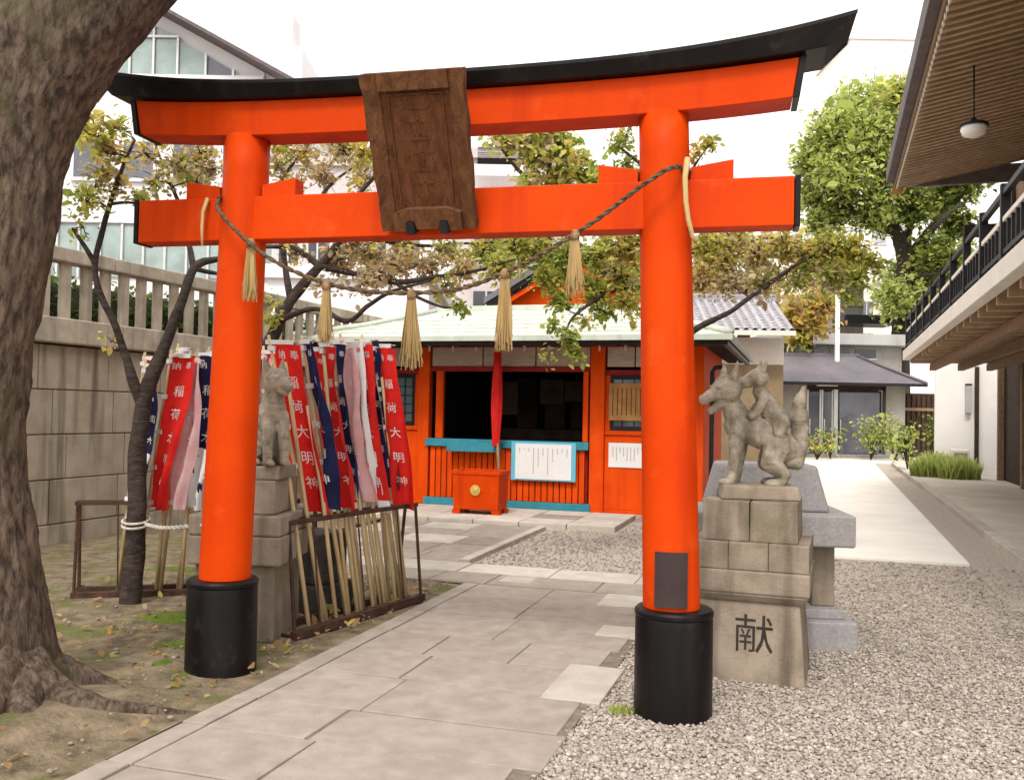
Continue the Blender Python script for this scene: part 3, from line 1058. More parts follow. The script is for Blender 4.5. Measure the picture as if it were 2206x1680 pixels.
adult = bpy.data.objects.new('adult_fox', fused(mb, 0.0062, 1, 1, 0.006))
link(adult, FX)
mb = MB()
# cub climbing on the back
limb(mb, [(0.135, 0.0, 0.47), (0.08, 0, 0.56), (0.025, 0, 0.66)], [0.072, 0.064, 0.046])
limb(mb, [(0.05, -0.05, 0.60), (0.0, -0.07, 0.53), (-0.03, -0.075, 0.50)], [0.035, 0.028, 0.028])
limb(mb, [(0.05, 0.05, 0.60), (0.0, 0.07, 0.53), (-0.03, 0.075, 0.50)], [0.035, 0.028, 0.028])
limb(mb, [(0.15, -0.05, 0.46), (0.13, -0.08, 0.40), (0.16, -0.08, 0.36)], [0.055, 0.04, 0.03])
limb(mb, [(0.15, 0.05, 0.46), (0.13, 0.08, 0.40), (0.16, 0.08, 0.36)], [0.055, 0.04, 0.03])
fox_head(mb, (0.01, -0.02, 0.735), 0.60, R(12), R(-4))
cub = bpy.data.objects.new('fox_cub', fused(mb, 0.0055, 1, 5, 0.005))
link(cub, FX)
cub['label'] = 'fox cub clinging to the larger fox'

# left pedestal
LP = thing('stone_pedestal', 'narrow tiered stone pedestal behind the left gate pillar', 'pedestal', (-1.76, 6.33, 0), 4)
MB().box(-0.36, 0.36, -0.36, 0.36, -0.05, 0.03).build('footing', STONE, LP, bevel=0.01)
for i in range(2):
    x0 = -0.27 + 0.27 * i
    MB().frustum(x0 + .135, 0, 0.03, 0.525, 0.265, 0.56, 0.262, 0.54).build('lower_block', STONE, LP, bevel=0.010)
for (z0, z1, w) in ((0.526, 0.715, 0.63), (0.716, 0.85, 0.62)):
    for i in range(2):
        x0 = -w / 2 + w / 2 * i
        MB().box(x0 + .003, x0 + w / 2 - .003, -w / 2, w / 2, z0, z1 - .002).build('tier_stone', STONE, LP, bevel=0.014)
for i in range(2):
    MB().box(-0.25 + .25 * i + .003, .25 * i - .003, -0.25, 0.25, 0.851, 1.075).build('upper_block', STONE, LP, bevel=0.012)
MB().box(-0.07, 0.27, -0.25, 0.13, 1.077, 1.165).build('plinth', STONE, LP, bevel=0.012)
LX = thing('fox_statue', 'seated stone fox facing the path, before the red banners', 'statue', (-1.60, 6.19, 1.165), -125)
mb = MB()
limb(mb, [(0.10, 0, 0.13), (0.05, 0, 0.22), (-0.01, 0, 0.34), (-0.03, 0, 0.43), (-0.05, 0, 0.51)], [0.115, 0.115, 0.10, 0.078, 0.062])
for sy in (-1, 1):
    limb(mb, [(-0.05, sy * 0.05, 0.33), (-0.085, sy * 0.055, 0.20), (-0.095, sy * 0.055, 0.08), (-0.10, sy * 0.055, 0.03)], [0.055, 0.042, 0.033, 0.033])
    mb.ball((-0.125, sy * 0.055, 0.022), (0.05, 0.035, 0.024))
    limb(mb, [(0.12, sy * 0.06, 0.12), (0.04, sy * 0.095, 0.10), (0.10, sy * 0.10, 0.03)], [0.09, 0.06, 0.035])
    mb.ball((0.02, sy * 0.10, 0.024), (0.07, 0.035, 0.026))
limb(mb, [(0.19, 0, 0.07), (0.25, 0, 0.12), (0.26, 0, 0.27), (0.23, 0, 0.40), (0.25, 0, 0.50)], [0.05, 0.055, 0.075, 0.055, 0.015])
fox_head(mb, (-0.075, 0, 0.565), 0.84, R(10), R(-8))
o = bpy.data.objects.new('fox_body', fused(mb, 0.0062, 1, 9, 0.006))
link(o, LX)

# granite table behind the right pedestal
ST = thing('granite_table', 'grey granite stone table with stepped block, behind the fox pedestal', 'stone table', (1.89, 6.62, 0), 6)
MB().box(-0.58, 0.47, -0.42, 0.42, -0.05, 0.20).build('base_block', GRAN, ST, bevel=0.012)
MB().box(-0.50, 0.40, -0.33, 0.33, 0.20, 0.265).build('step', GRAN, ST, bevel=0.01)
for x in (-0.42, 0.285):
    MB().box(x - .075, x + .075, -0.22, 0.22, 0.266, 0.685).build('leg', STONE, ST, bevel=0.01)
MB().box(-0.60, 0.46, -0.38, 0.38, 0.686, 0.90).build('slab', GRAN, ST, bevel=0.015)
MB().frustum(-0.08, 0.05, 0.901, 1.22, 0.82, 0.52, 0.66, 0.42).build('upper_block', GRAN, ST, bevel=0.02)


# ------------------------------------------------------------------ banners and their racks
def rack(name, label, p0, p1, h, nslat):
    p0, p1 = Vector(p0), Vector(p1)
    d = p1 - p0
    L_ = d.length
    yaw = math.degrees(math.atan2(-d.y, d.x))
    t = thing(name, label, 'banner rack', (p0.x, p0.y, 0), yaw)
    MB().box(-0.02, L_ + 0.02, -0.025, 0.025, 0.02, 0.075).build('bottom_rail', RUST, t)
    MB().box(-0.02, L_ + 0.02, 0.22, 0.27, 0.02, 0.075).build('bottom_rail', RUST, t)
    MB().box(-0.02, L_ + 0.02, 0.06, 0.09, h - 0.03, h).build('top_rail', RUST, t)
    MB().box(-0.02, L_ + 0.02, 0.155, 0.185, h - 0.03, h).build('top_rail', RUST, t)
    for x in (0.0, L_):
        for (y0, y1) in ((0.0, 0.075), (0.245, 0.17)):
            MB().tube([(x, y0, 0.0), (x, y1, h - 0.015)], 0.014, 6).build('post', RUST, t)
        MB().box(x - 0.012, x + 0.012, 0.0, 0.245, 0.03, 0.05).build('end_bar', RUST, t)
    for i in range(nslat):
        x = L_ * (i + 0.5) / nslat
        MB().tube([(x + 0.01, 0.004, 0.07), (x - 0.01, 0.075, h - 0.03)], 0.007, 5).build('rod', RUST, t)
    return t


rack('banner_rack', 'rusty iron banner rack along the left edge of the stone path', (-1.40, 6.16), (-0.70, 7.52), 0.80, 3)
rack('banner_rack', 'low dark iron banner rack under the cherry tree by the block wall', (-3.40, 7.30), (-1.62, 7.80), 0.78, 3)

TEXTS = ['奉納', '稲荷大明神']
_tx = {}


def glyph(ch):
    if ch not in _tx:
        _tx[ch] = text_verts(ch, 1.0)
    return _tx[ch]


def banner(base, lean, yaw, h, cw, ch_, col, label, seed, chars='稲荷大明神', bottom=None, white=WHITEC, tabs=True, head='奉納'):
    """pole in the rack with a tall narrow cloth; lean = (dx, dy) at the top"""
    r2 = random.Random(seed)
    t = thing('shrine_banner', label, 'banner', (base[0], base[1], 0.0), yaw, 'banners in the iron racks')
    c, s = math.cos(R(yaw)), math.sin(R(yaw))
    # lean from world axes into the banner's own
    lx, ly = lean[0] * c - lean[1] * s, lean[0] * s + lean[1] * c
    P0, P1 = Vector((0, 0, 0.03)), Vector((lx, ly, h))
    MB().tube([P0, P0.lerp(P1, .35) + Vector((.004, 0, 0)), P0.lerp(P1, .7) - Vector((.003, 0, 0)), P1], [0.017, 0.016, 0.014, 0.011], 8).build('pole', BAMB, t, smooth=True)
    MB().tube([P1 + Vector((-.01, 0, -.05)), P1 + Vector((cw + .02, 0, -.045))], [0.006, 0.006], 6).build('crossbar', BAMB, t, smooth=True)
    ph, amp = r2.uniform(0, 6), r2.uniform(0.022, 0.040)
    fq, sk_ = r2.uniform(5.5, 9.0), r2.uniform(-0.05, 0.05)
    top = h - 0.06

    def surf(u, v):
        """u across 0..1, v down 0..1"""
        q = P0.lerp(P1, (top - v * ch_) / h)
        x = 0.016 + cw * u * (1 - 0.22 * v * math.sin(ph) ** 2 - 0.10 * math.sin(v * 5 + ph) * u) + sk_ * u * v
        y = amp * (0.35 + v) * math.sin(u * fq + ph + v * 3.1) + 0.035 * u * math.sin(v * 5.5 + ph * 2) + 0.008 * math.sin(v * 19 + u * 6 + ph)
        return q + Vector((x, y, -0.03 * u * v - 0.012 * u * math.sin(v * 9 + ph)))

    mb = MB()
    nu, nv = 10, 26
    for j in range(nv + 1):
        for i in range(nu + 1):
            mb.v.append(tuple(surf(i / nu, j / nv)))
    for j in range(nv):
        for i in range(nu):
            a = j * (nu + 1) + i
            mb.f.append((a, a + 1, a + nu + 2, a + nu + 1))
    cl = mb.build('cloth', col, t, smooth=True)
    # print on the cloth
    items = []
    for k, c_ in enumerate(head):
        items.append((c_, 0.27 + 0.46 * (1 - k), 0.065, 0.34))
    n = len(chars)
    for k, c_ in enumerate(chars):
        items.append((c_, 0.5, 0.16 + 0.74 * (k + 0.5) / n, 0.47))
    mb = MB()
    for side in (-1,):
        for (c_, uc, vc, sz) in items:
            vs, fs = glyph(c_)
            sc_ = sz * cw * 0.92
            out = []
            for (x, y, _) in vs:
                u = uc + x * sc_ / cw
                v = vc - y * sc_ * 1.12 / ch_
                p = surf(min(max(u, 0.02), 0.98), min(max(v, 0.0), 1))
                out.append(p + Vector((0, side * 0.004, 0)))
            mb.add(out, fs)
    stuff(mb.build('lettering', white, cl))
    if bottom:
        mb = MB()
        for j in range(5):
            for i in range(nu + 1):
                mb.v.append(tuple(surf(i / nu, bottom + (1 - bottom) * j / 4 - .001) + Vector((0, -0.003, 0))))
        for j in range(4):
            for i in range(nu):
                a = j * (nu + 1) + i
                mb.f.append((a, a + 1, a + nu + 2, a + nu + 1))
        mb.build('pale_hem', white, cl, smooth=True)
    if tabs:
        for k in range(5):
            q = P0.lerp(P1, (top - (0.03 + k / 4 * 0.94) * ch_) / h)
            MB().box(-0.022, 0.03, -0.018, 0.018, -0.018, 0.018).build('tab', WHITEC, t, loc=q)
        MB().box(-0.02, cw * .9, -0.008, 0.008, -0.016, 0.016).build('tab', WHITEC, t, loc=P1 - Vector((0, 0, 0.05)))
    return t


d_ = Vector((0.70, 1.36)).normalized()
b0 = Vector((-1.33, 6.30))
side = Vector((d_.y, -d_.x)) * 0.02


def bpos(s_):
    p = b0 + d_ * s_ + Vector((-d_.y, d_.x)) * 0.04
    return (p.x, p.y)


banner((-1.288, 6.66), (-0.469, 0.0), 2, 2.07, 0.205, 1.21, REDC, 'broad red banner behind the seated fox, white characters, nearest in its rack', 1)
banner((-1.148, 6.72), (-0.39, 0.02), 42, 2.08, 0.15, 1.18, NAVC, 'narrow navy banner just right of the broad red one', 2)
banner((-1.10, 6.86), (-0.322, 0.02), 50, 2.07, 0.15, 1.20, REDC, 'red banner seen nearly edge-on between the two right navy banners', 3)
banner((-1.08, 7.0), (-0.295, 0.02), 46, 2.10, 0.14, 1.17, NAVC, 'navy banner with white bands in the middle of the path-side rack', 4, bottom=0.9)
banner((-1.004, 7.1), (-0.336, 0.02), 52, 2.07, 0.15, 1.15, PINKC, 'faded pink banner in the middle of the path-side rack', 5)
banner((-0.925, 7.2), (-0.384, 0.02), 8, 2.10, 0.185, 1.28, REDC, 'red banner second from the shrine end of the path-side rack', 6, bottom=0.93)
banner((-0.93, 7.36), (-0.24, 0.0), 40, 2.08, 0.13, 1.15, NAVC, 'dark navy banner tucked behind the two rightmost red banners', 7)
banner((-0.823, 7.42), (-0.31, 0.02), 6, 2.11, 0.175, 1.30, REDC, 'red banner at the shrine end of the path-side rack', 8)
banner((-3.06, 7.47), (0.10, 0.02), 34, 1.92, 0.13, 1.12, NAVC, 'navy and white banner closest to the cherry trunk', 9, bottom=0.62)
banner((-2.98, 7.44), (0.24, 0.02), 14, 2.00, 0.19, 1.22, REDC, 'red banner with pale lettering just right of the cherry trunk', 10)
banner((-2.80, 7.50), (0.16, 0.02), 28, 1.96, 0.17, 1.18, PINKC, 'faded pink banner beside the red one near the cherry trunk', 11)
banner((-2.64, 7.52), (0.08, 0.02), 10, 2.02, 0.19, 1.25, NAVC, 'navy banner partly hidden by the left gate pillar', 12, bottom=0.6)
banner((-2.02, 7.68), (-0.05, 0.02), 4, 2.06, 0.24, 1.22, REDC, 'red banner behind the left fox, right of the left gate pillar', 13)
banner((-2.30, 7.60), (0.0, 0.02), 10, 2.04, 0.22, 1.20, REDC, 'red banner mostly hidden behind the left gate pillar', 14)
banner((-3.14, 7.50), (0.16, 0.02), 20, 1.98, 0.14, 1.18, REDC, 'narrow red banner half hidden behind the cherry trunk', 15)
banner((-2.70, 7.62), (0.20, 0.02), 16, 2.04, 0.16, 1.16, REDC, 'red banner behind the faded pink one near the cherry trunk', 16)
banner((-2.86, 7.58), (0.12, 0.02), 30, 2.06, 0.15, 1.20, WHITEC, 'white banner with red characters near the cherry trunk', 17, white=REDC)
banner((-1.20, 6.92), (-0.36, 0.02), 12, 2.04, 0.13, 1.14, REDC, 'narrow red banner behind the first navy one of the path-side rack', 18)
banner((-0.97, 7.16), (-0.37, 0.02), 14, 2.13, 0.14, 1.16, WHITEC, 'white banner with red characters in the path-side rack', 19, white=REDC)
banner((-0.86, 7.46), (-0.36, 0.02), 20, 2.15, 0.13, 1.16, NAVC, 'narrow navy banner behind the last red one at the shrine end', 20)
# spare bamboo in the path-side rack
ORD = ['nearest', 'second', 'third', 'fourth', 'fifth', 'sixth', 'seventh', 'eighth', 'ninth']
for i in range(9):
    r2 = random.Random(i + 5)
    p = Vector((-1.36, 6.22)) + d_ * (0.12 + i * 0.148) + Vector((-d_.y, d_.x)) * 0.05
    ln = r2.uniform(0.20, 0.34)
    o = MB().tube([(0, 0, 0.06), (-ln * .5, 0.01, 0.95), (-ln, 0.02, 1.7 + r2.uniform(-.2, .25))], [0.016, 0.015, 0.012], 8).build('bamboo_pole', BAMB, smooth=True, loc=(p.x, p.y, 0))
    tag(o, 'bare bamboo pole in the path-side rack, ' + ('nearest the fox pedestal' if i == 0 else ORD[i] + ' from the fox pedestal'), 'pole', 'bare bamboo poles')

# ------------------------------------------------------------------ block wall with stone fence, left
WALL_O, WALL_A = Vector((-4.634, 10.983)), -71.0
BW = thing('block_wall', 'stained stone block retaining wall behind the left banners', 'wall', (WALL_O.x, WALL_O.y, 0), WALL_A)
rw = random.Random(8)
MB().box(-6, 12.5, 0.06, 0.5, -0.1, 2.16).build('wall_core', CONC, BW)
ch = 2.19 / 4.5
z = -0.245
row = 0
while z < 2.15:
    x = -6 + (0.45 if row % 2 else 0)
    while x < 12.3:
        w = rw.uniform(0.8, 1.05)
        x1 = min(x + w, 12.5)
        MB().box(x + .006, x1 - .006, rw.uniform(-0.004, 0.004), 0.12, max(z, -.1) + .005, min(z + ch, 2.19) - .005).build('wall_block', CONC, BW, bevel=0.01)
        x = x1
    z += ch
    row += 1
SFN = thing('stone_fence', 'weathered stone fence of upright posts on top of the block wall', 'fence', (WALL_O.x, WALL_O.y, 2.2), WALL_A)
x = -6
while x < 12.4:
    x1 = x + 1.95
    MB().box(x + .004, x1 - .004, -0.16, 0.4, 0.0, 0.27).build('ledge_stone', BALU, SFN, bevel=0.015)
    MB().box(x + .004, x1 - .004, -0.02, 0.20, 0.905, 1.06).build('rail_stone', BALU, SFN, bevel=0.015)
    x = x1
bme = MB().box(-0.072, 0.072, 0.05, 0.115, 0.26, 0.915).mesh('fence_post')
bme.materials.append(BALU)
bm = bmesh.new()
bm.from_mesh(bme)
bmesh.ops.bevel(bm, geom=list(bm.edges), offset=0.012, segments=1, affect='EDGES')
bm.to_mesh(bme)
bm.free()
x = -5.9
while x < 12.4:
    piece(bme, SFN, (x + rw.uniform(-.006, .006), rw.uniform(-.006, .006), 0), (0, 0, rw.uniform(-.04, .04)))
    x += 0.30

MT = Matrix.Translation((WALL_O.x, WALL_O.y, 0)) @ Matrix.Rotation(-R(WALL_A), 4, 'Z')
struct(MB().slab([tuple((MT @ Vector(p)).xy) for p in ((-6, .5, 0), (12.5, .5, 0), (12.5, 6, 0), (-6, 6, 0))], -0.05, 2.15).build('terrace', EARTH))
HD = thing('backing', 'added dark leafy hedge behind the stone fence on the block wall', 'backing', (WALL_O.x, WALL_O.y, 2.15), WALL_A)  # added so that the gaps between the fence posts look shaded
gh = np.random.default_rng(12)
hp = np.stack([gh.uniform(-5.5, 11.5, 15000), gh.uniform(0.45, 1.3, 15000), gh.uniform(0.0, 0.93, 15000)], 1)
leaves('foliage', HD, hp, 0.085, pick_cols('dd', len(hp), gh), 15)
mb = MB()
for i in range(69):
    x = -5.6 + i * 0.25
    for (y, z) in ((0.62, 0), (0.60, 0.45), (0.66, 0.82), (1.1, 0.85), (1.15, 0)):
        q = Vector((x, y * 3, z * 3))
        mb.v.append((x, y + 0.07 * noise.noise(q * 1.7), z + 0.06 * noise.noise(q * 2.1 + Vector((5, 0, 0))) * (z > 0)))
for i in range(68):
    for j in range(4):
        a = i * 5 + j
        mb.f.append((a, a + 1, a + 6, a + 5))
mb.build('shade_core', HCORE, HD, smooth=True)  # solid dark filler in place of the shade between the posts
for k in range(18):
    MB().tube([(-5.3 + k * .95, .75, 0), (-5.25 + k * .95, .78, .8)], [0.03, 0.015], 5).build('stem', BARKD, HD)
sbk = thing('stone_block', 'dark weathered stone block behind the path-side banner rack, partly standing in for the shade there', 'stone block', (-1.50, 7.08, 0), 26)  # put in partly for the dark shade behind the rack
MB().box(-0.22, 0.22, -0.2, 0.25, -0.02, 0.24).build('lower_stone', DSTONE, sbk, bevel=0.015)
MB().box(-0.17, 0.19, -0.15, 0.2, 0.242, 0.62).build('upper_stone', DSTONE, sbk, bevel=0.02)

# ------------------------------------------------------------------ trees
def catmull(pts, n):
    pts = [Vector(p) for p in pts]
    out = []
    for i in range(len(pts) - 1):
        p0, p1, p2, p3 = pts[max(i - 1, 0)], pts[i], pts[i + 1], pts[min(i + 2, len(pts) - 1)]
        for k in range(n):
            t = k / n
            out.append(0.5 * (2 * p1 + (p2 - p0) * t + (2 * p0 - 5 * p1 + 4 * p2 - p3) * t * t + (3 * p1 - p0 - 3 * p2 + p3) * t ** 3))
    out.append(pts[-1])
    return out


def interp(rads, n):
    out = []
    for i in range(len(rads) - 1):
        out += [rads[i] + (rads[i + 1] - rads[i]) * k / n for k in range(n)]
    return out + [rads[-1]]


# old tree at the left margin
OT = thing('old_tree', 'thick mossy old tree trunk at the left margin with spreading roots', 'tree', (-2.52, 4.78, 0))
spine = catmull([(-2.64, 4.76, -0.15), (-2.64, 4.76, 0.12), (-2.66, 4.76, 0.5), (-2.75, 4.77, 1.2), (-2.74, 4.78, 1.8), (-2.68, 4.80, 2.4), (-2.66, 4.82, 2.9), (-2.49, 4.85, 3.4), (-2.06, 4.9, 3.95), (-1.80, 5.0, 4.5), (-1.60, 5.2, 5.3), (-1.5, 5.5, 6.2), (-1.45, 5.8, 7.0)], 14)
rad = interp([0.38, 0.32, 0.27, 0.24, 0.245, 0.26, 0.29, 0.34, 0.28, 0.22, 0.17, 0.12, 0.06], 14)
mb = MB()
NS = 96
for i, p in enumerate(spine):
    d = (spine[min(i + 1, len(spine) - 1)] - spine[max(i - 1, 0)]).normalized()
    a = d.cross(Vector((0, 1, 0.05))).normalized()
    b = d.cross(a)
    for j in range(NS):
        t = 2 * math.pi * j / NS
        cx, cy = math.cos(t), math.sin(t)
        r_ = rad[i]
        q = Vector((cx * 7.5, cy * 7.5, p.z * 2.6))
        fur = noise.noise(q * 1.5) * 0.6 + noise.noise(q * 3.4 + Vector((4, 2, 1))) * 0.4
        lump = noise.noise(Vector((cx * 1.3, cy * 1.3, p.z * 0.9)))
        r2_ = r_ * (1 + 0.075 * lump) + 0.030 * fur - 0.022 * abs(noise.noise(q * 2.2))
        if p.z < 0.7:
            r2_ *= 1 + 0.22 * max(0, (0.7 - max(p.z, 0)) / 0.7) ** 2 * math.cos(3 * t + 1.0)
        mb.v.append(tuple(p + a * (r2_ * cx) + b * (r2_ * cy) - Vector(OT.location)))
for i in range(len(spine) - 1):
    for j in range(NS):
        j2 = (j + 1) % NS
        mb.f.append((i * NS + j, i * NS + j2, (i + 1) * NS + j2, (i + 1) * NS + j))
mb.build('trunk', BARK, OT, smooth=True)


def bumpy_tube(name, pts, rads, parent, m, n=20, k=10, amp=0.18, origin=Vector((0, 0, 0))):
    sp = catmull(pts, k)
    rr = interp(rads, k)
    mb = MB()
    a = None
    for i, p in enumerate(sp):
        d = (sp[min(i + 1, len(sp) - 1)] - sp[max(i - 1, 0)]).normalized()
        if a is None:
            a = d.cross(Vector((0.2, 0.3, 0.9))).normalized()
        a = (a - d * a.dot(d)).normalized()
        b = d.cross(a)
        for j in range(n):
            t = 2 * math.pi * j / n
            q = p + a * (rr[i] * math.cos(t)) + b * (rr[i] * math.sin(t))
            q = q + (q - p) * (amp * noise.noise(q * 14) + amp * noise.noise(q * 5))
            mb.v.append(tuple(q - origin))
    for i in range(len(sp) - 1):
        for j in range(n):
            j2 = (j + 1) % n
            mb.f.append((i * n + j, i * n + j2, (i + 1) * n + j2, (i + 1) * n + j))
    mb.f.append(tuple(range(n - 1, -1, -1)))
    mb.f.append(tuple((len(sp) - 1) * n + j for j in range(n)))
    return mb.build(name, m, parent, smooth=True)


oo = Vector(OT.location)
for pts_, rads_ in [
    ([(-2.50, 4.72, 0.24), (-2.26, 4.66, 0.10), (-2.02, 4.60, 0.055), (-1.80, 4.63, 0.035), (-1.55, 4.70, 0.0)], [0.15, 0.10, 0.06, 0.038, 0.02]),
    ([(-2.46, 4.70, 0.20), (-2.28, 4.45, 0.05), (-2.10, 4.30, 0.01), (-1.96, 4.22, -0.02)], [0.15, 0.085, 0.05, 0.025]),
    ([(-2.50, 4.65, 0.25), (-2.46, 4.38, 0.10), (-2.36, 4.1, 0.04), (-2.3, 3.9, -.02)], [0.15, 0.10, 0.06, 0.03]),
    ([(-2.46, 4.84, 0.20), (-2.22, 4.98, 0.05), (-2.05, 5.02, 0.01), (-1.9, 5.02, -.02)], [0.12, 0.075, 0.042, 0.025]),
    ([(-2.62, 4.85, 0.25), (-2.8, 5.2, 0.08), (-2.85, 5.6, 0.0)], [0.15, 0.09, 0.04]),
]:
    bumpy_tube('root', pts_, rads_, OT, BARK, origin=oo)
for pts_, rads_ in [
    ([(-2.62, 4.80, 2.5), (-2.72, 4.78, 3.2), (-2.98, 4.7, 4.1), (-3.2, 4.6, 5.0), (-3.5, 4.5, 6.2)], [0.16, 0.22, 0.2, 0.14, 0.06]),
    ([(-2.0, 4.92, 4.0), (-2.15, 5.3, 4.6), (-2.3, 5.7, 5.4), (-2.4, 6.0, 6.2)], [0.18, 0.14, 0.1, 0.05]),
]:
    bumpy_tube('limb', pts_, rads_, OT, BARK, origin=oo)
pts = []
g3 = np.random.default_rng(9)
for (cx, cy, cz, rr_, n) in [(-3.6, 4.6, 6.9, 1.0, 300), (-2.5, 6.0, 7.0, 0.9, 260), (-1.6, 5.7, 7.5, 0.8, 220), (-2.8, 4.6, 7.9, 1.1, 300)]:
    d = g3.normal(0, 1, (n, 3))
    d *= (rr_ * g3.random(n) ** (1 / 3) / np.linalg.norm(d, axis=1))[:, None]
    pts += list(d + np.array([cx, cy, cz]) - np.array(oo))
leaves('crown', OT, pts, 0.10, pick_cols('dg', len(pts), g3), 4)


def grown_tree(name, label, base, limbs, clusters, bark, leaf_size, seed, nst=8, twig=0.007, droop=0.3, dens=1.6):
    """limbs: (points, radii); clusters: (centre, radius, count, palette); twigs run from the nearest limb to every cluster"""
    t = thing(name, label, 'tree', base)
    o = Vector(base)
    g2 = np.random.default_rng(seed)
    mb0 = MB()
    sk = []
    for li, (pts_, rads_) in enumerate(limbs):
        sp = catmull(pts_, 8)
        rr = interp(rads_, 8)
        sp = [p + Vector((noise.noise(p * 2.3 + Vector((seed, 0, 0))), noise.noise(p * 2.3 + Vector((0, seed, 0))), noise.noise(p * 2.3 + Vector((0, 0, seed))))) * min(0.035, rr[i] * 1.2 + .008) for i, p in enumerate(sp)]
        sk += [(p, rr[i]) for i, p in enumerate(sp)]
        MB().tube([p - o for p in sp], rr, nst, 0.25).build('trunk' if li == 0 else 'branch', bark, t, smooth=True)
    SK = np.array([p[:] for p, _ in sk])
    tw = MB()
    LPTS, LCOL = [], []
    for (c, r_, n, pal) in clusters:
        n = int(n * dens)
        c = np.array(c[:])
        dd = np.linalg.norm(SK - c, axis=1)
        j = int(np.argmin(dd))
        p0 = Vector(SK[j])
        c_ = Vector(c)
        mid = p0.lerp(c_, 0.5) + Vector(g2.normal(0, 0.08 * max(dd[j], .2), 3))
        tr_ = min(sk[j][1] * 0.6, twig * 1.5 + 0.006 * dd[j])
        path_ = catmull([p0, mid, c_], 4)
        tw.tube([p - o for p in path_], [tr_ * (1 - 0.6 * i / (len(path_) - 1)) for i in range(len(path_))], 5)
        k = max(3, int(n / 9))
        ends = []
        for _ in range(k):
            d = g2.normal(0, 1, 3)
            d = d / np.linalg.norm(d) * r_ * g2.random() ** 0.45
            e = c + d
            m2 = c_.lerp(Vector(e), 0.5) + Vector(g2.normal(0, 0.05 * r_, 3))
            tw.tube([c_ - o, m2 - o, Vector(e) - o], [twig * .7, twig * .5, twig * .25], 4)
            ends.append((c, np.array(m2[:]), e))
        for _ in range(n):
            a, b, e = ends[g2.integers(len(ends))]
            s_ = g2.random()
            p = (a * (1 - s_) + b * s_) if g2.random() < 0.3 else (b * (1 - s_) + e * s_)
            LPTS.append(p + g2.normal(0, leaf_size * .8, 3) - np.array(o[:]))
        LCOL += pick_cols(pal, n, g2)
    stuff(tw.build('twigs', bark, t))
    leaves('crown', t, LPTS, leaf_size, LCOL, seed + 1, flat=0.6, droop=droop)
    return t


# cherry tree with the dark leaning trunk, left
A = at
grown_tree('cherry_tree', 'slim dark cherry tree leaning before the block wall, white rope round its trunk', tuple(A(285, 1305, 7.2).xy) + (0,),
    [([A(283, 1320, 7.2), A(290, 1150, 7.2), A(300, 1000, 7.22), A(318, 850, 7.25), A(352, 740, 7.3), A(385, 660, 7.35), (A(418, 580, 7.4)), A(470, 560, 7.7), A(560, 545, 8.0)], [0.085, 0.075, 0.07, 0.062, 0.048, 0.04, 0.034, 0.026, 0.014]),
     ([A(312, 880, 7.24), A(285, 810, 7.2), A(262, 755, 7.2), A(240, 680, 7.15), A(205, 570, 7.1), A(235, 450, 7.1), A(262, 370, 7.1), A(292, 300, 7.1)], [0.045, 0.038, 0.03, 0.026, 0.024, 0.019, 0.014, 0.008]),
     ([A(205, 570, 7.1), A(180, 525, 7.05), A(158, 490, 7.0)], [0.022, 0.016, 0.01]),
     ([A(240, 440, 7.1), A(290, 440, 7.3), A(330, 475, 7.5)], [0.014, 0.010, 0.005]),
     ([A(418, 580, 7.4), A(400, 480, 7.6), A(360, 380, 7.8), A(330, 300, 8.0)], [0.028, 0.02, 0.013, 0.008]),
     ([A(418, 580, 7.4), A(455, 590, 7.5), A(520, 600, 7.8)], [0.024, 0.016, 0.008])],
    [(A(195, 250, 7.0), 0.14, 26, 'yyo'), (A(205, 300, 7.0), 0.20, 50, 'ygy'), (A(240, 330, 7.1), 0.2, 46, 'oyp'), (A(225, 375, 7.0), 0.16, 30, 'pog'), (A(185, 435, 6.9), 0.16, 40, 'ggy'), (A(205, 400, 7.0), 0.14, 24, 'gyp'),
     (A(310, 330, 7.6), 0.2, 34, 'oyp'), (A(380, 350, 7.8), 0.24, 56, 'pog'), (A(430, 330, 8.0), 0.22, 56, 'ypo'), (A(340, 390, 7.6), 0.22, 46, 'ppg'), (A(420, 390, 7.8), 0.22, 46, 'pgo'), (A(300, 425, 7.3), 0.12, 24, 'ggy'), (A(260, 395, 7.2), 0.15, 24, 'ppo'),
     (A(350, 300, 8.0), 0.2, 34, 'yop'), (A(455, 365, 8.0), 0.2, 40, 'opp'), (A(255, 270, 7.1), 0.15, 30, 'yg'), (A(180, 490, 7.0), 0.10, 10, 'g'), (A(580, 650, 8.0), 0.12, 12, 'gy'), (A(240, 735, 7.2), 0.06, 5, 'y')],
    BARKD, 0.050, 31, dens=3.4)

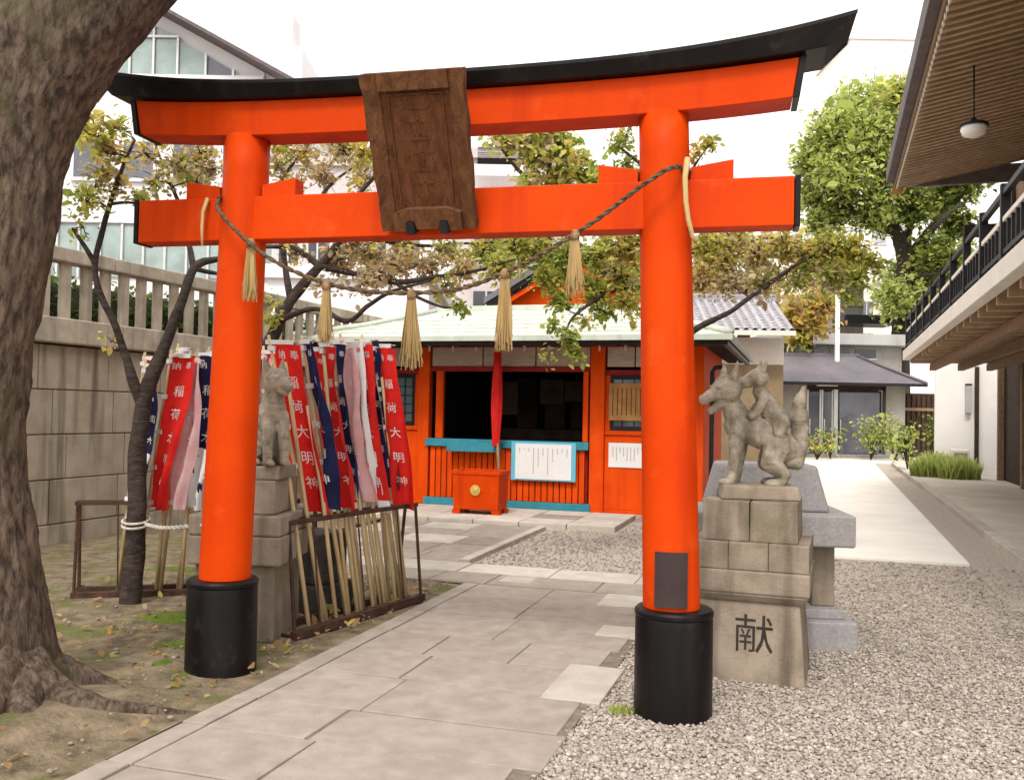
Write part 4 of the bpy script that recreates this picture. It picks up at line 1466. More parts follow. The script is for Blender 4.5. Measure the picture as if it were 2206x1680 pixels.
# second cherry behind the banners, spreading over the court
grown_tree('cherry_tree', 'bare-branched cherry tree behind the banners, sparse autumn leaves over the court', (-2.35, 8.5, 0),
    [([(-2.35, 8.5, -.05), (-2.33, 8.5, 0.8), A(545, 800, 8.5), A(575, 735, 8.5), A(625, 650, 8.6), A(690, 575, 8.7), A(735, 510, 8.8), A(770, 430, 8.9), A(830, 350, 9.0)], [0.10, 0.085, 0.07, 0.06, 0.052, 0.042, 0.034, 0.024, 0.012]),
     ([A(600, 690, 8.5), A(680, 665, 8.4), A(745, 690, 8.2), A(790, 660, 8.2), A(850, 630, 8.1), A(930, 605, 8.1)], [0.03, 0.024, 0.022, 0.02, 0.016, 0.008]),
     ([A(690, 575, 8.7), A(640, 535, 8.8), A(590, 530, 8.8), A(560, 535, 8.9)], [0.032, 0.026, 0.02, 0.016]),
     ([A(690, 575, 8.7), A(770, 590, 8.7), A(850, 610, 8.6), A(940, 600, 8.6), A(1030, 580, 8.6), A(1110, 560, 8.6)], [0.034, 0.03, 0.027, 0.022, 0.015, 0.008]),
     ([A(735, 510, 8.8), A(690, 440, 9.0), A(720, 390, 9.2), A(760, 360, 9.4)], [0.03, 0.022, 0.016, 0.008]),
     ([A(735, 510, 8.8), A(820, 520, 8.9), A(900, 530, 9.0), A(1000, 525, 9.2), A(1100, 520, 9.4)], [0.03, 0.024, 0.018, 0.013, 0.007]),
     ([A(850, 610, 8.6), A(900, 640, 8.5), A(960, 665, 8.4), A(1005, 650, 8.3)], [0.02, 0.015, 0.012, 0.006]),
     ([A(625, 650, 8.6), A(600, 430, 9.2), A(640, 340, 9.5), A(680, 300, 9.6)], [0.035, 0.022, 0.014, 0.007])],
    [(A(610, 310, 9.4), 0.26, 60, 'yyo'), (A(660, 330, 9.4), 0.26, 56, 'ypo'), (A(740, 320, 9.4), 0.28, 70, 'ppy'), (A(790, 330, 9.2), 0.22, 60, 'yyp'), (A(600, 360, 9.2), 0.25, 46, 'pgo'), (A(700, 380, 9.2), 0.28, 46, 'ppo'), (A(780, 380, 9.1), 0.25, 46, 'pyy'), (A(640, 400, 9.2), 0.2, 24, 'py'),
     (A(640, 545, 8.8), 0.2, 20, 'ypo'), (A(730, 560, 8.8), 0.24, 60, 'ppo'), (A(800, 545, 8.9), 0.24, 76, 'ppy'), (A(860, 570, 8.8), 0.24, 80, 'ppo'), (A(870, 530, 9.0), 0.2, 50, 'yyp'), (A(920, 570, 8.7), 0.24, 66, 'opp'), (A(960, 540, 9.0), 0.24, 66, 'gyp'), (A(1000, 580, 8.7), 0.2, 46, 'yop'), (A(1040, 540, 9.0), 0.24, 60, 'ggy'),
     (A(1080, 570, 8.7), 0.2, 60, 'ggy'), (A(1110, 530, 9.2), 0.26, 80, 'ggy'), (A(960, 615, 8.6), 0.15, 26, 'gyy'), (A(985, 665, 8.3), 0.10, 16, 'g'), (A(780, 610, 8.5), 0.2, 26, 'pp'), (A(700, 620, 8.6), 0.2, 16, 'pp'), (A(590, 690, 8.4), 0.12, 10, 'gy'), (A(820, 590, 8.6), 0.22, 40, 'ppo'), (A(760, 530, 8.9), 0.2, 46, 'ppo')],
    BARKD, 0.050, 47, dens=5.0)

# third cherry, its trunk behind the right gate pillar
grown_tree('cherry_tree', 'cherry tree hidden behind the right gate pillar, green and yellow leaves either side', tuple(A(1448, 1150, 9.6).xy) + (0,),
    [([tuple(A(1448, 1210, 9.6).xy) + (-.05,), A(1450, 1000, 9.6), A(1445, 820, 9.6), A(1440, 680, 9.6), A(1430, 560, 9.7), A(1420, 470, 9.8), A(1400, 380, 9.9), A(1330, 310, 10)], [0.10, 0.085, 0.075, 0.062, 0.05, 0.04, 0.028, 0.01]),
     ([A(1446, 760, 9.6), A(1480, 720, 9.5), A(1525, 692, 9.4), A(1575, 668, 9.3), A(1640, 620, 9.3), A(1700, 580, 9.3), A(1780, 545, 9.3), A(1860, 530, 9.4)], [0.05, 0.04, 0.032, 0.026, 0.022, 0.018, 0.012, 0.006]),
     ([A(1430, 560, 9.7), A(1370, 520, 9.6), A(1300, 540, 9.5), A(1220, 560, 9.4), A(1150, 580, 9.3)], [0.04, 0.032, 0.025, 0.018, 0.008]),
     ([A(1440, 640, 9.6), A(1360, 620, 9.4), A(1290, 640, 9.2), A(1230, 690, 9.0), A(1215, 740, 8.9)], [0.04, 0.028, 0.02, 0.013, 0.006]),
     ([A(1430, 560, 9.7), A(1520, 530, 9.8), A(1600, 520, 9.9), A(1690, 510, 10)], [0.035, 0.026, 0.018, 0.008]),
     ([A(1420, 470, 9.8), A(1480, 380, 9.8), A(1530, 310, 9.8)], [0.03, 0.016, 0.006])],
    [(A(1160, 540, 9.4), 0.26, 100, 'ggy'), (A(1220, 560, 9.3), 0.28, 120, 'ggg'), (A(1180, 600, 9.2), 0.22, 80, 'ggy'), (A(1290, 550, 9.5), 0.28, 110, 'ygg'), (A(1350, 540, 9.5), 0.28, 100, 'yyo'), (A(1340, 600, 9.4), 0.28, 100, 'gyo'), (A(1280, 620, 9.3), 0.25, 90, 'ggy'), (A(1210, 650, 9.1), 0.16, 50, 'ggg'), (A(1350, 650, 9.3), 0.22, 60, 'gyy'), (A(1300, 670, 9.2), 0.15, 30, 'gg'),
     (A(1225, 730, 8.9), 0.12, 26, 'ggg'), (A(1240, 765, 8.9), 0.10, 16, 'g'), (A(1195, 700, 8.9), 0.10, 14, 'g'), (A(1180, 770, 8.9), 0.07, 5, 'g'), (A(1260, 690, 9.0), 0.10, 12, 'gy'),
     (A(1330, 310, 10.0), 0.2, 26, 'gg'), (A(1350, 290, 10.0), 0.2, 22, 'gy'), (A(1350, 350, 10.0), 0.15, 20, 'gg'), (A(1530, 310, 9.8), 0.12, 26, 'gy'), (A(1500, 330, 9.8), 0.10, 18, 'yo'), (A(1350, 500, 9.6), 0.25, 70, 'yyg'),
     (A(1520, 530, 9.7), 0.22, 90, 'yyg'), (A(1580, 520, 9.8), 0.24, 100, 'yyp'), (A(1560, 560, 9.6), 0.26, 100, 'yog'), (A(1630, 550, 9.6), 0.26, 90, 'ppy'), (A(1690, 530, 9.6), 0.24, 80, 'yog'), (A(1740, 550, 9.4), 0.24, 90, 'ygo'), (A(1790, 530, 9.4), 0.24, 90, 'ygg'), (A(1840, 545, 9.4), 0.22, 80, 'yyg'), (A(1880, 560, 9.4), 0.18, 40, 'ygg'), (A(1510, 600, 9.5), 0.22, 70, 'pyo'), (A(1570, 610, 9.5), 0.24, 70, 'ppp'), (A(1640, 610, 9.4), 0.2, 50, 'ppg'), (A(1720, 600, 9.4), 0.2, 40, 'pgg'), (A(1790, 590, 9.3), 0.22, 60, 'gpg'), (A(1850, 600, 9.3), 0.18, 36, 'gg'), (A(1830, 640, 9.3), 0.12, 16, 'gg')],
    BARKD, 0.051, 63, dens=5.6)

# white rope round the cherry trunk and on to the gate
wr = thing('white_rope', 'white rope tied round the cherry trunk and slung to the left gate pillar', 'rope', (0, 0, 0))
c0 = A(293, 1130, 7.2)
for dz in (0.0, 0.035):
    MB().tube([(c0.x + 0.098 * math.cos(t), c0.y + 0.098 * math.sin(t), c0.z + dz + 0.02 * math.sin(t)) for t in [2 * math.pi * i / 24 for i in range(25)]], 0.011, 6).build('loop', WROPE, wr, smooth=True)
pe = M_ @ Vector((-1.34, 0.16, 0.86))
ps = catmull([c0 + Vector((0.08, -0.03, 0.01)), c0.lerp(pe, 0.35) - Vector((0, 0, 0.03)), c0.lerp(pe, 0.7) - Vector((0, 0, .02)), pe], 30)
for k in range(2):
    MB().tube([p + Vector((0, math.cos(i * .8 + k * math.pi), math.sin(i * .8 + k * math.pi))) * 0.008 for i, p in enumerate(ps)], 0.010, 6).build('strand', WROPE, wr, smooth=True)

# green camphor beyond the lodge
cl = []
g4 = np.random.default_rng(77)
for (u, v, rr_, n, pal) in [(1890, 215, 1.3, 260, 'lll'), (1830, 235, 1.2, 220, 'lll'), (1945, 205, 1.2, 200, 'lly'), (1790, 290, 1.5, 300, 'llg'), (1870, 290, 1.7, 380, 'lll'), (1950, 280, 1.6, 320, 'llg'), (1750, 350, 1.3, 240, 'llg'), (1820, 370, 1.8, 380, 'llg'), (1910, 370, 1.8, 380, 'lg'), (1990, 350, 1.6, 300, 'lg'), (1745, 420, 1.0, 160, 'lg'), (1800, 450, 1.5, 260, 'lgd'), (1880, 450, 1.6, 300, 'lgd'), (1960, 440, 1.6, 280, 'gd'), (2040, 430, 1.5, 260, 'gd'), (2060, 490, 1.3, 200, 'gd'), (2090, 380, 1.4, 220, 'gd'), (2020, 550, 1.4, 240, 'ggd'),
                            (1960, 600, 1.5, 300, 'lll'), (1930, 640, 1.3, 240, 'lll'), (2020, 610, 1.5, 280, 'lll'), (1980, 660, 1.3, 240, 'll'), (1760, 480, .8, 90, 'lg'), (2080, 570, 1.3, 180, 'gg')]:
    cl.append((A(u, v, 42 + g4.uniform(-2.0, 2.0)), rr_, int(n * 0.9), pal))
grown_tree('camphor_tree', 'tall bright green camphor tree rising behind the lodge', tuple(A(1935, 985, 42).xy) + (0,),
    [([tuple(A(1935, 985, 42).xy) + (-.1,), A(1938, 800, 42), A(1945, 640, 42), A(1950, 560, 42), A(1930, 500, 42), A(1900, 440, 42), A(1880, 350, 42), A(1880, 240, 42)], [0.55, 0.48, 0.42, 0.40, 0.3, 0.22, 0.15, 0.06]),
     ([A(1950, 570, 42), A(1985, 520, 41.5), A(2020, 480, 41), A(2070, 440, 41)], [0.32, 0.24, 0.16, 0.07]),
     ([A(1930, 500, 42), A(1870, 480, 41), A(1810, 430, 41), A(1760, 390, 41)], [0.22, 0.16, 0.1, 0.05]),
     ([A(1945, 620, 42), A(1970, 600, 41), A(2020, 590, 40)], [0.2, 0.12, 0.05]),
     ([A(1950, 560, 42), A(1960, 480, 42.5), A(1970, 380, 43), A(1960, 270, 43)], [0.22, 0.16, 0.1, 0.05])],
    cl, BARKD, 0.225, 91, twig=0.03, droop=0.1, dens=6.2)

# autumn tree beyond the tiled roof
grown_tree('autumn_tree', 'orange autumn tree beside the grey column behind the tiled roof', tuple(A(1745, 985, 39).xy) + (0,),
    [([tuple(A(1745, 985, 39).xy) + (-.1,), A(1745, 760, 39), A(1742, 700, 39), A(1735, 660, 39)], [0.2, 0.16, 0.12, 0.05]),
     ([A(1743, 710, 39), A(1770, 680, 38.6), A(1790, 650, 38.4)], [0.1, 0.07, 0.03])],
    [(A(1705, 670, 38.5), 0.7, 130, 'oyo'), (A(1735, 660, 38.6), 0.7, 140, 'oy'), (A(1770, 655, 38.6), 0.7, 130, 'oyo'), (A(1720, 700, 38.4), 0.7, 130, 'oyo'), (A(1760, 695, 38.4), 0.7, 120, 'oy'), (A(1720, 725, 38.5), 0.5, 70, 'yg')],
    BARKD, 0.26, 95, twig=0.02, dens=2.4)
# a mass of fading foliage behind the tiled roof
g6 = np.random.default_rng(64)
grown_tree('autumn_tree', 'broad faded olive and pink autumn tree above the tiled roof', tuple(A(1560, 985, 33).xy) + (0,),
    [([tuple(A(1600, 985, 33).xy) + (-.1,), A(1600, 760, 33), A(1610, 640, 33), A(1620, 560, 33)], [0.3, 0.25, 0.18, 0.08]),
     ([A(1605, 660, 33), A(1680, 600, 32.6), A(1760, 560, 32.4)], [0.14, 0.1, 0.04]), ([A(1605, 680, 33), A(1540, 610, 32.6), A(1500, 560, 32.4)], [0.14, 0.1, 0.04])],
    [(A(u, v + g6.uniform(-12, 12), 32.6 + g6.uniform(-1, 1)), 0.9, 120, pal) for u, v, pal in [(1500, 530, 'yyg'), (1550, 520, 'ygp'), (1600, 515, 'yyg'), (1650, 525, 'ypp'), (1700, 530, 'ppy'), (1750, 535, 'gyp'), (1800, 545, 'ggy'), (1500, 580, 'ypg'), (1560, 580, 'pyp'), (1620, 590, 'ppy'), (1680, 590, 'ppg'), (1740, 590, 'gyp'), (1800, 590, 'gyg'), (1520, 620, 'ppy'), (1590, 625, 'ppp'), (1660, 625, 'ppy'), (1850, 560, 'gyg')]],
    BARKD, 0.22, 99, twig=0.02, dens=1.3)
# olive trees far behind the gate
grown_tree('olive_tree', 'dusty olive green tree far behind, seen under the top beam of the gate', tuple(A(1180, 980, 27).xy) + (0,),
    [([tuple(A(1180, 1000, 27).xy) + (-.1,), A(1180, 700, 27), A(1178, 500, 27), A(1180, 400, 27), A(1190, 320, 27)], [0.25, 0.2, 0.15, 0.1, 0.04]),
     ([A(1180, 420, 27), A(1120, 370, 26.6), A(1080, 320, 26.4)], [0.1, 0.06, 0.03]), ([A(1180, 420, 27), A(1230, 370, 26.6), A(1260, 340, 26.4)], [0.1, 0.06, 0.03])],
    [(A(1085, 300, 26.4), 0.55, 130, 'ypg'), (A(1130, 300, 26.6), 0.6, 150, 'gyp'), (A(1180, 290, 26.8), 0.6, 170, 'gyp'), (A(1210, 310, 26.8), 0.6, 170, 'gyg'), (A(1160, 340, 26.6), 0.6, 160, 'gyp'), (A(1230, 350, 26.6), 0.6, 160, 'ggy'), (A(1270, 380, 26.6), 0.6, 150, 'ggy'), (A(1200, 385, 26.6), 0.6, 160, 'gyp'), (A(1300, 420, 26.6), 0.7, 150, 'gg'), (A(1140, 400, 26.6), 0.6, 120, 'gpy'), (A(1350, 390, 27), 0.6, 70, 'gg'),
     (A(1240, 470, 26.6), 0.8, 170, 'ggy'), (A(1320, 490, 26.6), 0.8, 170, 'ggy'), (A(1370, 560, 26.6), 0.9, 180, 'ggy'), (A(1290, 580, 26.6), 0.8, 160, 'gyy'), (A(1160, 480, 26.6), 0.8, 150, 'gyp'), (A(1070, 500, 26.6), 0.7, 120, 'gyp'), (A(1210, 560, 26.6), 0.8, 150, 'ggy'), (A(1100, 580, 26.6), 0.7, 120, 'gyp')],
    BARKD, 0.20, 97, twig=0.02)

# ------------------------------------------------------------------ small vermilion shrine
SH = thing('small_shrine', 'small vermilion shrine with pale green copper roof facing the path', 'shrine', (-0.06, 15.06, 0), 17.5)


def sb(name, m, x0, x1, y0, y1, z0, z1, parent=None, bevel=0.006):
    return MB().box(x0, x1, y0, y1, z0, z1).build(name, m, parent or SH, bevel=bevel)


sb('floor', DBROWN, -3.1, 3.12, 0.02, 3.6, -0.03, 0.14)
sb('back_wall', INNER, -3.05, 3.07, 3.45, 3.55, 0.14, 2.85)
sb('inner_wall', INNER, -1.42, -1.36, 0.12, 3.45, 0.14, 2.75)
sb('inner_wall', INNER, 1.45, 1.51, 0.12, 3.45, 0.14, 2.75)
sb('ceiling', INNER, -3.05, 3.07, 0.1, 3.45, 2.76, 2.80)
sb('side_wall', VERM2, 3.03, 3.10, 0.06, 3.5, 0.1, 2.75)
sb('side_wall', VERM2, -3.08, -3.01, 0.06, 3.5, 0.1, 2.75)
for x0, x1 in ((-3.12, -2.98), (-1.56, -1.36), (1.37, 1.60), (2.98, 3.13)):
    sb('post', VERM2, x0, x1, -0.06, 0.10, 0.0, 2.72, bevel=0.01)
for x0, x1 in ((-1.25, -1.12), (1.25, 1.335)):
    sb('thin_post', VERM2, x0, x1, -0.03, 0.05, 1.10, 2.24)
# side bays
for (x0, x1, wx0, wx1) in ((-2.98, -1.56, -2.55, -1.64), (1.60, 2.98, 1.68, 2.62)):
    sb('board_panel', VERM2, x0, x1, 0.005, 0.05, 0.06, 1.22)
    sb('panel_rail', VERM2, x0, x1, -0.025, 0.06, 1.222, 1.29)
    sb('panel_rail', VERM2, x0, x1, -0.02, 0.06, 0.0, 0.058)
    sb('panel_rail', DRED, x0, x1, -0.02, 0.06, 2.16, 2.24)
    for (a, b) in ((x0, wx0), (wx1, x1)):
        sb('stile', VERM2, a, b, 0.005, 0.05, 1.292, 2.158)
    w = sb('window', WINB, wx0, wx1, 0.02, 0.04, 1.292, 2.158)
    sb('frame', IRON, wx0, wx1, -0.004, 0.018, 1.30, 1.36, w, 0)
    sb('frame', IRON, wx0, wx1, -0.004, 0.018, 2.09, 2.15, w, 0)
    sb('frame', IRON, wx0, wx0 + .05, -0.004, 0.018, 1.362, 2.088, w, 0)
    sb('frame', IRON, wx1 - .05, wx1, -0.004, 0.018, 1.362, 2.088, w, 0)
    for k in range(1, 5):
        xx = wx0 + (wx1 - wx0) * k / 5
        sb('glazing_bar', IRON, xx - .008, xx + .008, 0.003, 0.018, 1.362, 2.088, w, 0)
    for k in range(1, 5):
        zz = 1.36 + 0.73 * k / 5
        sb('glazing_bar', IRON, wx0 + .052, wx1 - .052, 0.008, 0.0175, zz - .008, zz + .008, w, 0)
# head beams, with blinds between
sb('head_beam', DRED, -3.2, 3.2, -0.08, 0.08, 2.60, 2.70)
sb('head_beam', DRED, -1.36, 1.37, -0.05, 0.07, 2.205, 2.285)
for k in range(3):
    x0 = -1.34 + k * 0.90
    sb('blind', BLIND, x0 + .01, x0 + 0.89, -0.02, 0.02, 2.288, 2.598)
for (a, b) in ((-2.96, -1.6), (1.62, 2.96)):
    for k in range(3):
        w = (b - a) / 3
        sb('blind', BLIND, a + k * w + .01, a + (k + 1) * w - .01, -0.02, 0.02, 2.288, 2.598)
for k in range(14):
    sb('paper_streamer', CREAM, -2.6 + k * 0.41, -2.565 + k * 0.41, -0.10, -0.09, 2.53, 2.66, None, 0)
# counter with slats
sb('sill', TEAL, -1.40, 1.36, -0.10, 0.06, 0.97, 1.095)
sb('tray', TEAL, -0.95, -0.06, -0.28, -0.102, 0.90, 1.05)
sb('base_rail', TEAL, -1.42, 1.40, -0.09, 0.05, 0.0, 0.125)
sb('counter_back', DRED, -1.36, 1.33, 0.03, 0.06, 0.125, 0.97)
n = 26
for k in range(n):
    x = -1.33 + 2.63 * (k + .5) / n
    sb('slat', VERM2, x - 0.042, x + 0.042, -0.045, 0.02, 0.13, 0.965, bevel=0.004)
for (x, z0, z1) in ((-0.55, 1.5, 2.1), (0.3, 1.7, 2.15), (0.75, 1.75, 2.12)):
    sb('inner_board', DBROWN, x - .22, x + .22, 1.6, 1.64, z0, z1)
sb('altar', DBROWN, -0.9, 0.95, 2.2, 2.9, 0.14, 1.25)
for x in (-0.45, 0.1, 0.6):
    sb('inner_door', DBROWN, x - .2, x + .2, 2.6, 2.64, 1.26, 2.2)
# roof: hipped, pale copper
roof = MB()
ez, rz_ = 2.70, 3.36
ev = [(-3.45, -1.05, ez), (3.60, -1.05, ez), (3.60, 4.6, ez), (-3.45, 4.6, ez)]
rv = [(-1.9, 1.5, rz_), (2.0, 1.5, rz_), (2.0, 2.1, rz_), (-1.9, 2.1, rz_)]


def hip(m, e, r_, steps, sag):
    rows = []
    for k in range(steps + 1):
        t = k / steps
        h = t - sag * math.sin(math.pi * t)
        rows.append([(a[0] + (b[0] - a[0]) * t, a[1] + (b[1] - a[1]) * t, a[2] + (b[2] - a[2]) * h) for a, b in zip(e, r_)])
    k0 = len(m.v)
    for r2_ in rows:
        m.v += r2_
    for k in range(steps):
        for j in range(4):
            m.f.append((k0 + k * 4 + j, k0 + k * 4 + (j + 1) % 4, k0 + (k + 1) * 4 + (j + 1) % 4, k0 + (k + 1) * 4 + j))
    m.f.append(tuple(k0 + steps * 4 + j for j in range(4)))
    m.f.append(tuple(k0 + 3 - j for j in range(4)))


hip(roof, ev, rv, 6, 0.06)
rf = roof.build('roof', COPPER, SH)
sb('roof_edge', COPPER, -3.47, 3.62, -1.07, -1.02, 2.62, 2.705, rf)
sb('roof_edge', COPPER, 3.57, 3.62, -1.018, 4.6, 2.62, 2.705, rf)
sb('roof_edge', COPPER, -3.47, -3.42, -1.018, 4.6, 2.62, 2.705, rf)
sb('fascia', BLACK, -3.40, 3.55, -1.01, -0.93, 2.555, 2.665, rf)
sb('fascia', BLACK, 3.47, 3.55, -0.928, 4.5, 2.555, 2.665, rf)
sb('soffit', DBROWN, -3.40, 3.465, -0.925, 4.5, 2.672, 2.694, rf)
for k in range(30):
    x = -3.3 + k * 0.232
    sb('rafter', DBROWN, x - .03, x + .03, -0.92, -0.085, 2.60, 2.668, rf, 0)
for k in range(20):
    y = -0.8 + k * 0.27
    sb('rafter', DBROWN, 3.135, 3.46, y - .035, y + .035, 2.59, 2.668, rf, 0)
for (p, q) in (((-1.9, 1.5), (-3.45, -1.05)), ((2.0, 1.5), (3.60, -1.05))):
    MB().tube([(p[0], p[1], rz_ + .02), ((p[0] + q[0]) / 2, (p[1] + q[1]) / 2, (rz_ + ez) / 2 - .02), (q[0], q[1], ez + .03)], 0.05, 8).build('hip_ridge', COPPER, rf, smooth=True)
for k in range(1, 6):
    t = k / 6
    h = t - 0.06 * math.sin(math.pi * t)
    y = -1.05 + 2.55 * t
    z = ez + (rz_ - ez) * h
    sb('roof_seam', COPPER, -3.45 + 1.55 * t, 3.60 - 1.6 * t, y - .012, y + .012, z - .01, z + .016, rf, 0)
sb('ridge', COPPER, -1.95, 2.05, 1.62, 1.98, rz_, rz_ + 0.12, rf)

# things at the small shrine
M_SH = Matrix.Translation((-0.06, 15.06, 0)) @ Matrix.Rotation(-R(17.5), 4, 'Z')


def at_shrine(name, label, cat, x, y, z, group=None):
    return thing(name, label, cat, tuple(M_SH @ Vector((x, y, z))), 17.5, group)


bx = at_shrine('offering_box', 'vermilion offering box with a round gold crest before the small shrine', 'offering box', 0.10, -1.55, 0.078)
MB().frustum(0, 0, 0.06, 0.56, 0.68, 0.42, 0.72, 0.46).build('box_body', VERM, bx, bevel=0.012)
for x in (-0.30, 0.30):
    for y in (-0.16, 0.16):
        MB().frustum(x, y, 0.0, 0.062, 0.12, 0.1, 0.12, 0.1).build('foot', VERM, bx)
for (x0, x1, y0, y1) in ((-.37, .37, -.24, -.19), (-.37, .37, .19, .24), (-.37, -.32, -.188, .188), (.32, .37, -.188, .188)):
    MB().box(x0, x1, y0, y1, 0.561, 0.62).build('rim', VERM, bx, bevel=0.006)
for k in range(7):
    x = -0.27 + k * 0.09
    MB().box(x - .02, x + .02, -0.186, 0.186, 0.563, 0.60).build('bar', DRED, bx)
cr = MB()
for k in range(16):
    t = 2 * math.pi * k / 16
    cr.ball((0.062 * math.cos(t), -0.232, 0.34 + 0.062 * math.sin(t)), (0.018, 0.008, 0.018), 8, 6)
cr.ball((0, -0.232, 0.34), (0.052, 0.014, 0.052), 16, 8)
stuff(cr.build('crest', GOLD, bx, smooth=True))

bell = at_shrine('bell_rope', 'long red cloth bell rope hanging in the middle of the shrine opening', 'bell rope', -0.08, -0.35, 2.55)
MB().tube([(0, 0, 0.05), (0, 0, -0.05)], [0.07, 0.075], 14).build('bell', GOLD, bell, smooth=True)
mb = MB()
for i in range(25):
    z = -0.05 - 1.50 * i / 24
    w = 0.055 + 0.032 * math.sin(math.pi * min(1, i / 24)) ** 1.5
    for j in range(20):
        t = 2 * math.pi * j / 20
        q = 1 + 0.18 * math.sin(5 * t + i * .1)
        mb.v.append((w * q * math.cos(t), w * .55 * q * math.sin(t), z))
for i in range(24):
    for j in range(20):
        j2 = (j + 1) % 20
        mb.f.append((i * 20 + j, i * 20 + j2, i * 20 + 20 + j2, i * 20 + 20 + j))
mb.build('cloth_wrap', REDC, bell, smooth=True)
MB().tube([(0.03, 0, -1.5), (0.05, 0.02, -1.9), (0.07, 0.02, -2.2)], [0.025, 0.025, 0.03], 8).build('rope_tail', ROPE, bell, smooth=True)


def poster(name, label, x, z, w, h, y, border=None, red=False, seed=0):
    t = at_shrine(name, label, 'notice', x, y, z)
    r2 = random.Random(seed)
    if border:
        MB().box(-w / 2 - .07, w / 2 + .07, 0.004, 0.02, -0.02, h + .03).build('frame', border, t)
    MB().box(-w / 2, w / 2, -0.006, 0.003, 0, h).build('sheet', PAPER, t)
    mb = MB()
    nl = 11
    for k in range(nl):
        xx = w / 2 - 0.07 - (w - 0.14) * k / (nl - 1)
        zz = h - 0.07
        while zz > 0.10:
            L_ = r2.uniform(0.012, 0.022)
            mb.box(xx - .008, xx + .008, -0.0078, -0.0072, zz - L_, zz)
            zz -= L_ + 0.012
            if r2.random() < 0.12:
                break
    o = stuff(mb.build('print', INK, t))
    if red:
        MB().box(w / 2 - .16, w / 2 - .06, -0.0082, -0.0075, 0.05, h - .05).build('red_print', INKR, t)
    return t


poster('notice_board', 'large white notice with light blue border on the shrine counter', 0.64, 0.49, 0.92, 0.56, -0.125, CYAN, seed=1)
poster('paper_notice', 'white paper notice on the orange panel right of the shrine counter', 2.02, 0.72, 0.70, 0.38, -0.008, None, True, 2)
pb = at_shrine('wooden_board', 'ochre wooden board in the window right of the shrine opening', 'sign', 2.03, -0.06, 1.45)
MB().box(-0.36, 0.36, 0, 0.03, 0.0, 0.58).build('board', OCHRE, pb, bevel=0.006)
for k in range(9):
    MB().box(-0.30 + k * 0.072, -0.29 + k * 0.072, -0.004, 0.0, 0.08, 0.5).build('written_line', DBROWN, pb)
lampx = at_shrine('iron_post', 'thin black iron post at the right corner of the shrine', 'post', 3.28, -0.35, 0)
MB().tube([(0, 0, 0), (0, 0, 2.2), (0.04, 0, 2.26), (0.14, 0, 2.27)], 0.035, 8).build('post', IRON, lampx, smooth=True)
MB().box(-0.09, 0.09, -0.09, 0.09, 0.0, 0.06).build('foot', IRON, lampx)

# inner hall with its gable behind the small shrine
HG = at_shrine('inner_sanctuary', 'red gabled inner sanctuary rising behind the copper roof', 'shrine', -0.45, 6.2, 0)
MB().box(-1.5, 1.5, 0, 2.6, 0, 4.15).build('wall', VERM2, HG)
gab = [(-1.75, 4.1), (0, 5.15), (1.75, 4.1)]
MB().prism([(-1.5, 4.152), (1.5, 4.152), (0, 5.05)], 0.0, 0.1).build('gable', VERM2, HG)
for s_ in (-1, 1):
    MB().prism([(s_ * 2.0, 4.02), (s_ * 2.0, 4.16), (0.0, 5.33), (0.0, 5.17)], -0.5, 2.9).build('roof_slope', SLATE, HG)
    MB().prism([(s_ * 1.95, 3.93), (s_ * 1.95, 4.05), (0.0, 5.17), (0.0, 5.03)], -0.46, -0.38).build('bargeboard', BLACK, HG)
    MB().prism([(s_ * 1.8, 3.84), (s_ * 1.8, 3.95), (0.0, 5.0), (0.0, 4.88)], -0.36, -0.28).build('bargeboard', VERM2, HG)
MB().box(-0.12, 0.12, -0.52, 2.9, 5.29, 5.45).build('ridge', BLACK, HG)

# ------------------------------------------------------------------ tiled-roof building, right of the shrine
TB = thing('tiled_building', 'cream building with a grey tiled roof right of the small shrine', 'building', (6.2, 25.0, 0), 3)
MB().box(-3.0, 1.3, 0.9, 5.0, 0, 3.4).build('wall', TANW, TB)
MB().box(-3.0, 1.3, 0.86, 0.898, 3.0, 3.75).build('upper_wall', CREAM, TB)
MB().add([(-3.2, 0.0, 3.86), (1.4, 0.0, 3.86), (1.4, 2.6, 5.0), (-3.2, 2.6, 5.0), (-3.2, 0.0, 3.78), (1.4, 0.0, 3.78), (1.4, 2.6, 4.9), (-3.2, 2.6, 4.9)], [(0, 1, 2, 3), (4, 7, 6, 5), (0, 4, 5, 1), (1, 5, 6, 2), (2, 6, 7, 3), (3, 7, 4, 0)]).build('roof', SLATE, TB)
mb = MB()
for i in range(13):
    y, z = 2.58 * i / 12, 3.875 + 1.14 * i / 12
    for j in range(7):
        t = math.pi * j / 6
        mb.v.append((0.075 * math.cos(t), y, z + 0.065 * math.sin(t) - (0.014 if i % 2 else 0)))
for i in range(12):
    for j in range(6):
        mb.f.append((i * 7 + j, i * 7 + j + 1, i * 7 + 8 + j, i * 7 + 7 + j))
tme = mb.mesh('tile_row', True)
tme.materials.append(TILE)
for k in range(19):
    piece(tme, TB, (-3.1 + k * 0.245, 0, 0))
mb = MB()
fm = MB().box(-0.05, 0.05, -0.02, 0.19, 0, 0.012).mesh('flat_tile')
fm.materials.append(TILE)
for k in range(18):
    for q_ in range(12):
        piece(fm, TB, (-3.1 + (k + .5) * 0.245, 0.03 + q_ * 0.215, 3.872 + q_ * 0.0945), (R(20), 0, 0), (1.1, 1, 1))
MB().box(-3.25, 1.45, 2.45, 2.85, 4.95, 5.16).build('ridge', TILE, TB, bevel=0.03)
MB().box(-3.2, 1.4, -0.05, 0.0, 3.74, 3.87).build('eave_board', CREAM, TB)

# ------------------------------------------------------------------ lodge at the end of the walk
LG = thing('lodge', 'low lodge with dark hipped roof and glass doors at the end of the pale walk', 'building', (12.7, 36.8, 0), 0)


